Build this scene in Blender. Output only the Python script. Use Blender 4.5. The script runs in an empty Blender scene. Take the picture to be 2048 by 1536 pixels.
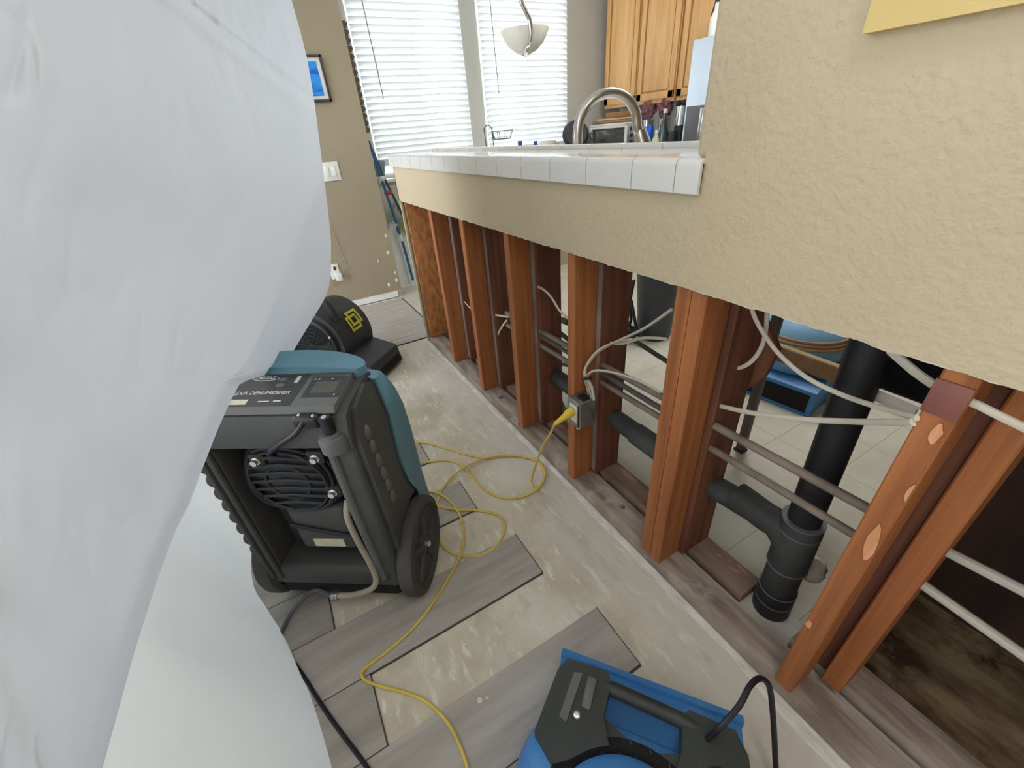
import bpy, bmesh, math, random
from mathutils import Vector, Matrix, noise
random.seed(7)
scene = bpy.context.scene
COL = scene.collection
H = 1.235                      # camera height above the floor, metres
F = 823.0                      # focal length in pixels of the 2048 px wide frame

# ------------------------------------------------------------------ camera
def _ray(px, py): return Vector((px - 1024.0, py - 768.0, F))
_D = _ray(1140, 2100).normalized()
_Y = _ray(488, 306).normalized(); _Y = (_Y - _D * _Y.dot(_D)).normalized()
_Z = -_D
_X = _Y.cross(_Z)
RW = Matrix((_X, _Y, _Z))      # world = RW @ camera-space (x right, y down, z forward)
cam_data = bpy.data.cameras.new('camera')
cam = bpy.data.objects.new('camera', cam_data); COL.objects.link(cam)
cam_data.sensor_width = 36.0; cam_data.sensor_fit = 'HORIZONTAL'
cam_data.lens = 36.0 * F / 2048.0
cam_data.clip_start = 0.02
_r = RW @ Vector((1, 0, 0)); _u = RW @ Vector((0, -1, 0)); _b = RW @ Vector((0, 0, -1))
cam.matrix_world = Matrix(((_r.x, _u.x, _b.x, 0), (_r.y, _u.y, _b.y, 0), (_r.z, _u.z, _b.z, H), (0, 0, 0, 1)))
scene.camera = cam

# ------------------------------------------------------------------ world and light
world = bpy.data.worlds.new('world'); scene.world = world; world.use_nodes = True
wn = world.node_tree; wn.nodes.clear()
wo = wn.nodes.new('ShaderNodeOutputWorld'); wb = wn.nodes.new('ShaderNodeBackground')
wb.inputs[0].default_value = (0.93, 0.97, 1.0, 1); wb.inputs[1].default_value = 1.0
wn.links.new(wb.outputs[0], wo.inputs[0])
scene.view_settings.view_transform = 'Standard'; scene.view_settings.look = 'None'
scene.view_settings.exposure = 1.42; scene.view_settings.gamma = 1.0
scene.view_settings.use_curve_mapping = False
def area(name, loc, target, size, sizey, power, color):
    l = bpy.data.lights.new(name, 'AREA'); l.shape = 'RECTANGLE'; l.size = size; l.size_y = sizey
    l.energy = power; l.color = color
    o = bpy.data.objects.new(name, l); COL.objects.link(o); o.location = loc
    o.rotation_euler = (Vector(target) - Vector(loc)).to_track_quat('-Z', 'Y').to_euler()
    return o
area('added_left_fill', (-2.15, 2.6, 1.3), (1.0, 2.2, 0.9), 1.8, 2.0, 12, (0.86, 0.93, 1.0))  # added cool fill from the unseen left side, brightens the half wall
area('added_kitchen_fill', (2.3, 1.5, 2.56), (2.3, 1.5, 0), 1.2, 0.6, 14, (1.0, 0.97, 0.92))  # added fill from above, no fixture in view; brightens the kitchen floor
area('dining_ceiling_lamp', (0.0, -0.5, 2.56), (0.0, -0.5, 0), 0.5, 0.5, 3, (1.0, 0.97, 0.92))
area('window_daylight', (2.0, 4.75, 1.75), (1.7, 1.5, 0.3), 2.4, 1.3, 60, (0.92, 0.97, 1.0))

# ------------------------------------------------------------------ pixel rays to points on a plane of the room
def at(px, py, X=None, Y=None, z=None):
    r = RW @ _ray(px, py)
    if X is not None: t = X / r.x
    elif Y is not None: t = Y / r.y
    else: t = (z - H) / r.z
    return Vector((r.x * t, r.y * t, H + r.z * t))

# ------------------------------------------------------------------ materials
def mat(name, col, rough=0.6, col2=None, scale=8.0, stretch=(1, 1, 1), detail=4, bump=0.0, bscale=60.0, metal=0.0,
        ramp=(0.35, 0.65), spec=0.4, coat=0.0, bdist=0.004):
    m = bpy.data.materials.new(name); m.use_nodes = True
    nt = m.node_tree; b = nt.nodes['Principled BSDF']
    b.inputs['Roughness'].default_value = rough; b.inputs['Metallic'].default_value = metal
    b.inputs['Specular IOR Level'].default_value = spec; b.inputs['Coat Weight'].default_value = coat
    tc = nt.nodes.new('ShaderNodeTexCoord'); mp = nt.nodes.new('ShaderNodeMapping'); mp.inputs['Scale'].default_value = stretch
    nt.links.new(tc.outputs['Object'], mp.inputs['Vector'])
    n = nt.nodes.new('ShaderNodeTexNoise'); n.inputs['Scale'].default_value = scale; n.inputs['Detail'].default_value = detail
    nt.links.new(mp.outputs['Vector'], n.inputs['Vector'])
    r = nt.nodes.new('ShaderNodeValToRGB')
    r.color_ramp.elements[0].position = ramp[0]; r.color_ramp.elements[1].position = ramp[1]
    c2 = col2 if col2 else tuple(c * 0.88 for c in col)
    r.color_ramp.elements[0].color = (*c2, 1); r.color_ramp.elements[1].color = (*col, 1)
    nt.links.new(n.outputs['Fac'], r.inputs['Fac']); nt.links.new(r.outputs['Color'], b.inputs['Base Color'])
    if bump:
        n2 = nt.nodes.new('ShaderNodeTexNoise'); n2.inputs['Scale'].default_value = bscale; n2.inputs['Detail'].default_value = 3
        nt.links.new(mp.outputs['Vector'], n2.inputs['Vector'])
        bp = nt.nodes.new('ShaderNodeBump'); bp.inputs['Strength'].default_value = bump; bp.inputs['Distance'].default_value = bdist
        nt.links.new(n2.outputs['Fac'], bp.inputs['Height']); nt.links.new(bp.outputs['Normal'], b.inputs['Normal'])
    m['_ramp'] = r.name
    return m

def overlay(m, col, scale, lo, hi, stretch=(1, 1, 1), detail=6, fac=1.0):
    """mix a second blotch layer (dirt, dust, wear) over the base colour"""
    nt = m.node_tree; b = nt.nodes['Principled BSDF']
    src = b.inputs['Base Color'].links[0].from_socket
    tc = nt.nodes.new('ShaderNodeTexCoord'); mp = nt.nodes.new('ShaderNodeMapping'); mp.inputs['Scale'].default_value = stretch
    mp.inputs['Location'].default_value = (random.random() * 5, random.random() * 5, 0)
    nt.links.new(tc.outputs['Object'], mp.inputs['Vector'])
    n = nt.nodes.new('ShaderNodeTexNoise'); n.inputs['Scale'].default_value = scale; n.inputs['Detail'].default_value = detail
    n.inputs['Roughness'].default_value = 0.65
    nt.links.new(mp.outputs['Vector'], n.inputs['Vector'])
    mr = nt.nodes.new('ShaderNodeMapRange'); mr.inputs['From Min'].default_value = lo; mr.inputs['From Max'].default_value = hi
    mr.inputs['To Max'].default_value = fac
    nt.links.new(n.outputs['Fac'], mr.inputs['Value'])
    mx = nt.nodes.new('ShaderNodeMix'); mx.data_type = 'RGBA'
    nt.links.new(mr.outputs['Result'], mx.inputs['Factor']); nt.links.new(src, mx.inputs[6]); mx.inputs[7].default_value = (*col, 1)
    nt.links.new(mx.outputs[2], b.inputs['Base Color'])
    return m

M = {}
M['wall'] = overlay(mat('wall_paint', (0.55, 0.455, 0.31), 0.75, (0.52, 0.43, 0.295), 3, bump=0.8, bscale=85, bdist=0.004), (0.59, 0.50, 0.37), 14, 0.66, 0.8, fac=0.5)
M['wall_tan'] = mat('wall_paint_tan', (0.42, 0.36, 0.255), 0.8, (0.39, 0.33, 0.24), 2, bump=0.3, bscale=90)
M['wall_white'] = mat('wall_paint_pale', (0.62, 0.62, 0.57), 0.8, (0.58, 0.57, 0.52), 2, bump=0.2, bscale=90)
M['gypsum'] = mat('gypsum_edge', (0.78, 0.72, 0.62), 0.9, bump=0.4, bscale=120)
M['white'] = mat('white_paint', (0.80, 0.81, 0.80), 0.5)
def slat_mat():
    m = bpy.data.materials.new('white_slat'); m.use_nodes = True; nt = m.node_tree; b = nt.nodes['Principled BSDF']; b.inputs['Base Color'].default_value = (0.84, 0.86, 0.86, 1)
    b.inputs['Roughness'].default_value = 0.45; o = nt.nodes['Material Output']
    t = nt.nodes.new('ShaderNodeBsdfTranslucent'); t.inputs[0].default_value = (0.85, 0.88, 0.88, 1)
    mx = nt.nodes.new('ShaderNodeMixShader'); mx.inputs[0].default_value = 0.13
    nt.links.new(b.outputs[0], mx.inputs[1]); nt.links.new(t.outputs[0], mx.inputs[2]); nt.links.new(mx.outputs[0], o.inputs[0]); return m
M['slat'] = slat_mat()
M['plate'] = mat('white_plastic', (0.78, 0.78, 0.72), 0.4)
M['tile'] = mat('white_glazed_tile', (0.70, 0.69, 0.67), 0.12, (0.67, 0.66, 0.64), 5, spec=0.6)
M['grout'] = mat('grout', (0.42, 0.39, 0.34), 0.9)
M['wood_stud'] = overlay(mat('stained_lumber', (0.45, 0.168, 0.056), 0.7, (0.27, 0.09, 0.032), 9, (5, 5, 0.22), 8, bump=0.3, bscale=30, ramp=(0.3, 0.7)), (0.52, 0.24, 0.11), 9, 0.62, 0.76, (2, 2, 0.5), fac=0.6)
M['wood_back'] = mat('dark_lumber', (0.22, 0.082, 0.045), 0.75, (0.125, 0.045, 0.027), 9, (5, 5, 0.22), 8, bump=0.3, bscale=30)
M['dusty'] = mat('dusty_lumber_edge', (0.33, 0.255, 0.225), 0.85, (0.20, 0.135, 0.115), 6, (1, 1, 0.6), 6)
M['wood_scar'] = mat('split_wood', (0.72, 0.36, 0.20), 0.7, (0.58, 0.26, 0.12), 20, (3, 3, 0.5))
M['osb'] = mat('strand_board', (0.52, 0.22, 0.075), 0.7, (0.30, 0.11, 0.035), 22, (2.2, 2.2, 0.8), 8, bump=0.3, bscale=40)
M['sole'] = overlay(mat('dusty_lumber', (0.42, 0.35, 0.30), 0.85, (0.20, 0.15, 0.125), 7, (4, 0.7, 1), 7, bump=0.4, bscale=30), (0.50, 0.48, 0.44), 9, 0.56, 0.72, fac=0.8)
M['sole_red'] = overlay(mat('reddish_sole_lumber', (0.26, 0.17, 0.125), 0.85, (0.13, 0.085, 0.06), 7, (4, 0.7, 1), 7, bump=0.4), (0.50, 0.26, 0.20), 7, 0.58, 0.66, (3, 1, 1), fac=0.8)
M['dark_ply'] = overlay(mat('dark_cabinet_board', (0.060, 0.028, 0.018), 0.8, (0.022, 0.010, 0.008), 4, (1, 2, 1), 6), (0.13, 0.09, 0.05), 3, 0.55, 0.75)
M['debris'] = overlay(mat('dirty_subfloor', (0.28, 0.21, 0.12), 0.9, (0.10, 0.06, 0.03), 7, (2.5, 1, 1), 7, bump=0.5, bscale=25), (0.05, 0.025, 0.015), 5, 0.5, 0.62)
M['ply'] = mat('plywood', (0.40, 0.24, 0.11), 0.7, (0.33, 0.19, 0.085), 10, (1, 4, 4))
M['ply_edge'] = mat('pale_wood_edge', (0.66, 0.52, 0.30), 0.8)
M['abs'] = overlay(mat('black_pipe', (0.012, 0.013, 0.015), 0.5, (0.02, 0.02, 0.022), 6), (0.10, 0.105, 0.10), 5, 0.55, 0.8, fac=0.5)
M['abs_dusty'] = mat('dusty_black_pipe', (0.075, 0.08, 0.078), 0.65, (0.035, 0.037, 0.037), 5)
M['abs_ring'] = mat('pipe_glue_ring', (0.16, 0.15, 0.17), 0.5)
M['copper'] = mat('aged_copper', (0.24, 0.195, 0.155), 0.6, (0.15, 0.12, 0.095), 12, bump=0.2)
M['pex'] = mat('white_tubing', (0.50, 0.47, 0.42), 0.6)
M['romex'] = mat('white_cable', (0.66, 0.61, 0.51), 0.5, (0.55, 0.49, 0.39), 9)
M['steel'] = mat('galvanised_steel', (0.42, 0.43, 0.44), 0.35, (0.25, 0.26, 0.27), 14, metal=0.85, bump=0.2)
M['steel_post'] = mat('dark_steel', (0.13, 0.095, 0.085), 0.55, (0.085, 0.065, 0.06), 9)
M['chrome'] = mat('brushed_nickel', (0.62, 0.60, 0.57), 0.22, (0.55, 0.53, 0.5), 6, metal=1.0)
M['screw'] = mat('bright_screw', (0.8, 0.8, 0.78), 0.3, metal=0.9)
M['oak'] = mat('honey_oak', (0.72, 0.42, 0.17), 0.45, (0.60, 0.32, 0.12), 5, (5, 5, 0.5), 6)
M['oak_dark'] = mat('oak_groove', (0.36, 0.17, 0.06), 0.5)
M['blue'] = overlay(mat('blue_plastic', (0.06, 0.235, 0.56), 0.45, (0.05, 0.20, 0.49), 5), (0.17, 0.32, 0.52), 7, 0.55, 0.8, fac=0.5)
M['blue_pale'] = mat('pale_blue_plastic', (0.22, 0.42, 0.62), 0.5, (0.18, 0.36, 0.55), 5)
M['sill_glass'] = mat('grey_blue_glass', (0.22, 0.30, 0.36), 0.3)
M['lblue'] = overlay(mat('slate_blue_plastic', (0.11, 0.25, 0.34), 0.5, (0.09, 0.22, 0.30), 3), (0.16, 0.28, 0.34), 9, 0.58, 0.8, fac=0.4)
M['grey'] = overlay(mat('dark_grey_plastic', (0.060, 0.062, 0.062), 0.6, (0.048, 0.05, 0.05), 5, bump=0.15, bscale=150), (0.12, 0.115, 0.105), 6, 0.55, 0.8, fac=0.5)
M['grey_l'] = mat('mid_grey_plastic', (0.12, 0.125, 0.122), 0.6, (0.095, 0.10, 0.10), 8)
M['black'] = overlay(mat('black_plastic', (0.012, 0.013, 0.018), 0.45, (0.018, 0.019, 0.022), 5), (0.05, 0.05, 0.05), 5, 0.6, 0.8, fac=0.4)
M['handle'] = overlay(mat('handle_plastic', (0.035, 0.042, 0.040), 0.5, (0.028, 0.032, 0.031), 5), (0.10, 0.105, 0.095), 9, 0.6, 0.8, fac=0.4)
M['mover'] = overlay(mat('charcoal_plastic', (0.035, 0.037, 0.040), 0.5, (0.027, 0.029, 0.032), 5), (0.085, 0.08, 0.075), 5, 0.5, 0.8, fac=0.5)
M['void'] = mat('dark_inside', (0.006, 0.006, 0.008), 0.8)
M['rubber'] = mat('dusty_tyre_rubber', (0.07, 0.07, 0.068), 0.8, (0.045, 0.045, 0.044), 8)
M['hose'] = mat('beige_hose', (0.36, 0.32, 0.27), 0.6, (0.28, 0.25, 0.21), 12)
M['hose_dark'] = mat('grey_drain_hose', (0.10, 0.11, 0.12), 0.55)
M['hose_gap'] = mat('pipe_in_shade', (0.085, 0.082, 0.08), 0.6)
M['yellow'] = mat('yellow_cord', (0.72, 0.55, 0.13), 0.5, (0.60, 0.44, 0.10), 12)
M['yellow_plug'] = mat('yellow_plug', (0.80, 0.57, 0.05), 0.4)
M['blackcord'] = mat('black_cord', (0.012, 0.011, 0.02), 0.45)
M['logo'] = mat('yellow_ink', (0.58, 0.54, 0.05), 0.5)
M['label'] = mat('pale_sticker', (0.60, 0.56, 0.44), 0.6, (0.45, 0.43, 0.36), 40)
M['ink'] = mat('pale_ink', (0.55, 0.55, 0.54), 0.6)
M['panel'] = mat('panel_face', (0.045, 0.045, 0.047), 0.4)
M['lcd'] = mat('lcd_window', (0.085, 0.095, 0.075), 0.25)
M['frame_y'] = mat('yellow_wood_frame', (0.66, 0.50, 0.20), 0.5, (0.60, 0.45, 0.17), 6, (1, 1, 1))
M['mat_white'] = mat('picture_mat', (0.80, 0.80, 0.78), 0.7)
M['frame_d'] = mat('dark_frame', (0.06, 0.05, 0.055), 0.4)
M['art_blue'] = mat('blue_print', (0.03, 0.30, 0.85), 0.5, (0.015, 0.13, 0.52), 9, (1, 1, 5), 6, ramp=(0.4, 0.55))
M['glassy'] = mat('frosted_shade', (0.78, 0.77, 0.68), 0.4)
M['bin'] = mat('dark_grey_bin', (0.055, 0.06, 0.068), 0.5)
M['bottle_g'] = mat('green_bottle', (0.025, 0.05, 0.04), 0.12, spec=0.8)
M['bottle_c'] = mat('cream_bottle', (0.62, 0.60, 0.42), 0.4)
M['bottle_b'] = mat('blue_can', (0.01, 0.10, 0.60), 0.35)
M['bottle_l'] = mat('lavender_tub', (0.55, 0.55, 0.75), 0.4)
M['lid_p'] = mat('navy_lid', (0.10, 0.10, 0.28), 0.4)
M['pink'] = mat('dark_pink', (0.28, 0.10, 0.12), 0.6, (0.10, 0.05, 0.06), 40)
M['fridge'] = mat('stainless_door', (0.66, 0.73, 0.82), 0.3, (0.60, 0.68, 0.78), 3, (1, 3, 0.5), metal=0.4)
M['dispenser'] = mat('dispenser_recess', (0.12, 0.12, 0.13), 0.3)
M['glass_dark'] = mat('smoked_oven_glass', (0.10, 0.11, 0.11), 0.12, (0.05, 0.05, 0.05), 10, (1, 1, 3), spec=0.6)
M['pole_b'] = mat('blue_pole', (0.03, 0.14, 0.30), 0.4)
M['pole_g'] = mat('dark_green_pole', (0.035, 0.09, 0.05), 0.4)
M['mop'] = mat('lime_fabric', (0.42, 0.50, 0.10), 0.9, (0.30, 0.36, 0.05), 30, bump=0.6)
M['bag'] = mat('white_plastic_bag', (0.74, 0.78, 0.76), 0.4, (0.62, 0.68, 0.66), 12, bump=1.0, bscale=18, bdist=0.02)
M['red'] = mat('red_print', (0.65, 0.03, 0.05), 0.5)
M['slat_shade'] = mat('painted_slat_shade', (0.16, 0.13, 0.11), 0.8)  # dark colour standing for the shade at the slat ends

# translucent white poly sheeting
def sheet_mat(name, col, tr, bumpy=False):
    m = bpy.data.materials.new(name); m.use_nodes = True; nt = m.node_tree; nt.nodes.clear()
    o = nt.nodes.new('ShaderNodeOutputMaterial'); mx = nt.nodes.new('ShaderNodeMixShader'); mx.inputs[0].default_value = tr
    p = nt.nodes.new('ShaderNodeBsdfPrincipled'); p.inputs['Roughness'].default_value = 0.42; p.inputs['Specular IOR Level'].default_value = 0.3
    t = nt.nodes.new('ShaderNodeBsdfTranslucent'); t.inputs[0].default_value = (*col, 1)
    tc = nt.nodes.new('ShaderNodeTexCoord')
    n = nt.nodes.new('ShaderNodeTexNoise'); n.inputs['Scale'].default_value = 2.5; n.inputs['Detail'].default_value = 3
    r = nt.nodes.new('ShaderNodeValToRGB'); r.color_ramp.elements[0].position = 0.3; r.color_ramp.elements[1].position = 0.7
    r.color_ramp.elements[0].color = (col[0] * 0.97, col[1] * 0.98, col[2] * 0.985, 1); r.color_ramp.elements[1].color = (*col, 1)
    nt.links.new(tc.outputs['Object'], n.inputs[0]); nt.links.new(n.outputs['Fac'], r.inputs['Fac']); nt.links.new(r.outputs['Color'], p.inputs['Base Color'])
    mp = nt.nodes.new('ShaderNodeMapping'); mp.inputs['Scale'].default_value = (6, 6, 1.2)
    n2 = nt.nodes.new('ShaderNodeTexNoise'); n2.inputs['Scale'].default_value = 2.2; n2.inputs['Detail'].default_value = 4
    nt.links.new(tc.outputs['Object'], mp.inputs['Vector']); nt.links.new(mp.outputs['Vector'], n2.inputs['Vector'])
    bp = nt.nodes.new('ShaderNodeBump'); bp.inputs['Strength'].default_value = 0.35; bp.inputs['Distance'].default_value = 0.012
    nt.links.new(n2.outputs['Fac'], bp.inputs['Height']); nt.links.new(bp.outputs['Normal'], p.inputs['Normal'])
    nt.links.new(p.outputs[0], mx.inputs[1]); nt.links.new(t.outputs[0], mx.inputs[2]); nt.links.new(mx.outputs[0], o.inputs[0])
    return m
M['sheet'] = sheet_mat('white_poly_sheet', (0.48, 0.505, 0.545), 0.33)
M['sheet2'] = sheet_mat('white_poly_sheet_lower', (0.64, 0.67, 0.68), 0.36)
def glass_mat():
    m = bpy.data.materials.new('window_glass'); m.use_nodes = True; nt = m.node_tree; nt.nodes.clear()
    o = nt.nodes.new('ShaderNodeOutputMaterial'); mx = nt.nodes.new('ShaderNodeMixShader'); mx.inputs[0].default_value = 0.06
    t = nt.nodes.new('ShaderNodeBsdfTransparent'); t.inputs[0].default_value = (0.97, 0.99, 1.0, 1)
    g = nt.nodes.new('ShaderNodeBsdfGlossy'); g.inputs['Roughness'].default_value = 0.02
    nt.links.new(t.outputs[0], mx.inputs[1]); nt.links.new(g.outputs[0], mx.inputs[2]); nt.links.new(mx.outputs[0], o.inputs[0])
    return m
M['glass'] = glass_mat()

# concrete slab with dust, mortar smears and a rusty-brown tint
def concrete():
    m = mat('concrete_slab', (0.64, 0.59, 0.475), 0.85, (0.49, 0.44, 0.345), 4, detail=8, bump=0.35, bscale=40)
    overlay(m, (0.70, 0.675, 0.60), 3.0, 0.45, 0.65, detail=8, fac=0.8); overlay(m, (0.40, 0.365, 0.30), 6.0, 0.55, 0.68, (1.6, 0.7, 1), detail=8, fac=0.6)
    overlay(m, (0.84, 0.82, 0.76), 16, 0.59, 0.68, (2.2, 0.8, 1), detail=7, fac=0.75)
    overlay(m, (0.66, 0.65, 0.60), 45, 0.68, 0.74, detail=3, fac=0.7)
    # dusty grey mortar band along the wall line (x between 0.45 and 0.72)
    nt = m.node_tree; b = nt.nodes['Principled BSDF']; src = b.inputs['Base Color'].links[0].from_socket
    tc = nt.nodes.new('ShaderNodeTexCoord'); sx = nt.nodes.new('ShaderNodeSeparateXYZ'); nt.links.new(tc.outputs['Object'], sx.inputs[0])
    n = nt.nodes.new('ShaderNodeTexNoise'); n.inputs['Scale'].default_value = 7; n.inputs['Detail'].default_value = 8
    mp = nt.nodes.new('ShaderNodeMapping'); mp.inputs['Scale'].default_value = (3, 0.8, 1)
    nt.links.new(tc.outputs['Object'], mp.inputs['Vector']); nt.links.new(mp.outputs['Vector'], n.inputs['Vector'])
    a = nt.nodes.new('ShaderNodeMath'); a.operation = 'MULTIPLY_ADD'; a.inputs[1].default_value = 0.5
    nt.links.new(n.outputs['Fac'], a.inputs[0]); nt.links.new(sx.outputs['X'], a.inputs[2])
    mr = nt.nodes.new('ShaderNodeMapRange'); mr.inputs['From Min'].default_value = 0.76; mr.inputs['From Max'].default_value = 0.86
    nt.links.new(a.outputs[0], mr.inputs['Value'])
    mx = nt.nodes.new('ShaderNodeMix'); mx.data_type = 'RGBA'; mx.inputs[7].default_value = (0.64, 0.61, 0.565, 1)
    ml = nt.nodes.new('ShaderNodeMath'); ml.operation = 'MULTIPLY'; ml.inputs[1].default_value = 0.75
    nt.links.new(mr.outputs['Result'], ml.inputs[0]); nt.links.new(ml.outputs[0], mx.inputs['Factor'])
    nt.links.new(src, mx.inputs[6]); nt.links.new(mx.outputs[2], b.inputs['Base Color'])
    overlay(m, (0.80, 0.78, 0.72), 10, 0.56, 0.66, (3.2, 0.7, 1), detail=9, fac=0.65)
    overlay(m, (0.42, 0.395, 0.35), 8, 0.60, 0.70, (2.5, 0.6, 1), detail=9, fac=0.5)
    overlay(m, (0.78, 0.76, 0.70), 60, 0.70, 0.76, detail=3, fac=0.8)
    return m
M['concrete'] = concrete()
M['smear'] = overlay(mat('mortar_smear', (0.80, 0.80, 0.74), 0.9, (0.60, 0.58, 0.52), 22, (2, 0.6, 1), 7, bump=0.6, bscale=60), (0.72, 0.72, 0.66), 9, 0.5, 0.7)
def vinyl(name, tint=1.0):
    m = mat(name, (0.37 * tint, 0.35 * tint, 0.325 * tint), 0.55, (0.29 * tint, 0.27 * tint, 0.25 * tint), 5, (0.7, 6, 1), 7, bump=0.1, bscale=40)
    return overlay(m, (0.44 * tint, 0.425 * tint, 0.40 * tint), 4, 0.5, 0.75, (0.8, 4, 1), fac=0.6)
M['vinyl'] = vinyl('grey_vinyl_plank'); M['vinyl2'] = vinyl('grey_vinyl_plank_pale', 1.15)
M['vinyl_far'] = vinyl('laid_vinyl_floor', 1.25)
M['plank_edge'] = mat('plank_edge', (0.07, 0.06, 0.055), 0.7)
def tile_floor():
    m = mat('beige_floor_tile', (0.60, 0.575, 0.48), 0.35, (0.53, 0.50, 0.41), 4, detail=6)
    overlay(m, (0.70, 0.68, 0.60), 9, 0.5, 0.75, fac=0.5)
    nt = m.node_tree; b = nt.nodes['Principled BSDF']; src = b.inputs['Base Color'].links[0].from_socket
    tc = nt.nodes.new('ShaderNodeTexCoord'); mp = nt.nodes.new('ShaderNodeMapping')
    mp.inputs['Location'].default_value = (-1.885 + 0.25 * 20, -0.696 + 0.25 * 20, 0)
    nt.links.new(tc.outputs['Object'], mp.inputs['Vector'])
    br = nt.nodes.new('ShaderNodeTexBrick'); br.offset = 0; br.inputs['Scale'].default_value = 1
    br.inputs['Brick Width'].default_value = 0.25; br.inputs['Row Height'].default_value = 0.25; br.inputs['Mortar Size'].default_value = 0.0014
    br.inputs['Color1'].default_value = (0, 0, 0, 1); br.inputs['Color2'].default_value = (0, 0, 0, 1); br.inputs['Mortar'].default_value = (1, 1, 1, 1)
    nt.links.new(mp.outputs['Vector'], br.inputs['Vector'])
    mx = nt.nodes.new('ShaderNodeMix'); mx.data_type = 'RGBA'; mx.inputs[7].default_value = (0.34, 0.30, 0.24, 1)
    nt.links.new(br.outputs['Fac'], mx.inputs['Factor']); nt.links.new(src, mx.inputs[6]); nt.links.new(mx.outputs[2], b.inputs['Base Color'])
    return m
M['tilefloor'] = tile_floor()
def bartop():
    m = mat('bar_top_tile', (0.72, 0.71, 0.69), 0.1, (0.69, 0.68, 0.66), 5, spec=0.6)
    nt = m.node_tree; b = nt.nodes['Principled BSDF']; src = b.inputs['Base Color'].links[0].from_socket
    tc = nt.nodes.new('ShaderNodeTexCoord'); mp = nt.nodes.new('ShaderNodeMapping'); mp.inputs['Location'].default_value = (-0.745 + 3.08, -0.575 + 3.08, 0)
    nt.links.new(tc.outputs['Object'], mp.inputs['Vector'])
    br = nt.nodes.new('ShaderNodeTexBrick'); br.offset = 0; br.inputs['Scale'].default_value = 1
    br.inputs['Brick Width'].default_value = 0.154; br.inputs['Row Height'].default_value = 0.154; br.inputs['Mortar Size'].default_value = 0.002
    br.inputs['Color1'].default_value = (0, 0, 0, 1); br.inputs['Color2'].default_value = (0, 0, 0, 1); br.inputs['Mortar'].default_value = (1, 1, 1, 1)
    nt.links.new(mp.outputs['Vector'], br.inputs['Vector'])
    mx = nt.nodes.new('ShaderNodeMix'); mx.data_type = 'RGBA'; mx.inputs[7].default_value = (0.40, 0.36, 0.30, 1)
    nt.links.new(br.outputs['Fac'], mx.inputs['Factor']); nt.links.new(src, mx.inputs[6]); nt.links.new(mx.outputs[2], b.inputs['Base Color'])
    return m
M['bartop'] = bartop()

# ------------------------------------------------------------------ mesh helpers
def BM(): return bmesh.new()
def box(bm, lo, hi, bevel=0.0, seg=2, rot=None, piv=None):
    lo = Vector(lo); hi = Vector(hi)
    r = bmesh.ops.create_cube(bm, size=1.0)
    vs = r['verts']; c = (lo + hi) / 2; d = hi - lo
    for v in vs: v.co = Vector((v.co.x * d.x, v.co.y * d.y, v.co.z * d.z)) + c
    es = list({e for v in vs for e in v.link_edges})
    if bevel:
        out = bmesh.ops.bevel(bm, geom=es, offset=bevel, segments=seg, affect='EDGES', profile=0.5)
        vs = list({v for f in out['faces'] for v in f.verts} | {v for v in vs if v.is_valid})
    if rot is not None:
        p = Vector(piv) if piv is not None else c
        for v in vs: v.co = rot @ (v.co - p) + p
    return vs
def smooth_path(pts, n=8, closed=False):
    pts = [Vector(p) for p in pts]
    if len(pts) < 3: return pts
    out = []; N = len(pts)
    for i in range(N - 1):
        p0 = pts[max(i - 1, 0)]; p1 = pts[i]; p2 = pts[i + 1]; p3 = pts[min(i + 2, N - 1)]
        for k in range(n):
            t = k / n
            out.append(0.5 * ((2 * p1) + (p2 - p0) * t + (2 * p0 - 5 * p1 + 4 * p2 - p3) * t * t + (3 * p1 - p0 - 3 * p2 + p3) * t ** 3))
    out.append(pts[-1]); return out
def tube(bm, pts, r, seg=10, flat=1.0, up=None, caps=True):
    """sweep a (possibly flattened) circle; r is a number or a list"""
    pts = [Vector(p) for p in pts]; N = len(pts)
    rs = r if isinstance(r, (list, tuple)) else [r] * N
    rings = []; nrm = None
    for i, p in enumerate(pts):
        t = (pts[min(i + 1, N - 1)] - pts[max(i - 1, 0)])
        if t.length < 1e-9: t = Vector((0, 0, 1))
        t.normalize()
        if nrm is None:
            a = up if up else (Vector((0, 0, 1)) if abs(t.z) < 0.9 else Vector((1, 0, 0)))
            nrm = Vector(a)
        nrm = (nrm - t * nrm.dot(t))
        if nrm.length < 1e-6: nrm = t.orthogonal()
        nrm.normalize(); bi = t.cross(nrm)
        rings.append([bm.verts.new(p + (nrm * math.cos(2 * math.pi * k / seg) + bi * math.sin(2 * math.pi * k / seg) * flat) * rs[i]) for k in range(seg)])
    for a, b in zip(rings[:-1], rings[1:]):
        for k in range(seg): bm.faces.new((a[k], a[(k + 1) % seg], b[(k + 1) % seg], b[k]))
    if caps:
        bm.faces.new(rings[0][::-1]); bm.faces.new(rings[-1])
def lathe(bm, prof, c=(0, 0, 0), axis='z', seg=32, close=True):
    """prof: list of (radius, height)"""
    c = Vector(c); rings = []
    def pt(r, h, a):
        x, y = r * math.cos(a), r * math.sin(a)
        if axis == 'z': return c + Vector((x, y, h))
        if axis == 'x': return c + Vector((h, x, y))
        return c + Vector((y, h, x))
    for r, h in prof: rings.append([bm.verts.new(pt(max(r, 1e-5), h, 2 * math.pi * k / seg)) for k in range(seg)])
    for a, b in zip(rings[:-1], rings[1:]):
        for k in range(seg): bm.faces.new((a[k], a[(k + 1) % seg], b[(k + 1) % seg], b[k]))
    if close:
        bm.faces.new(rings[0][::-1]); bm.faces.new(rings[-1])
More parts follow.
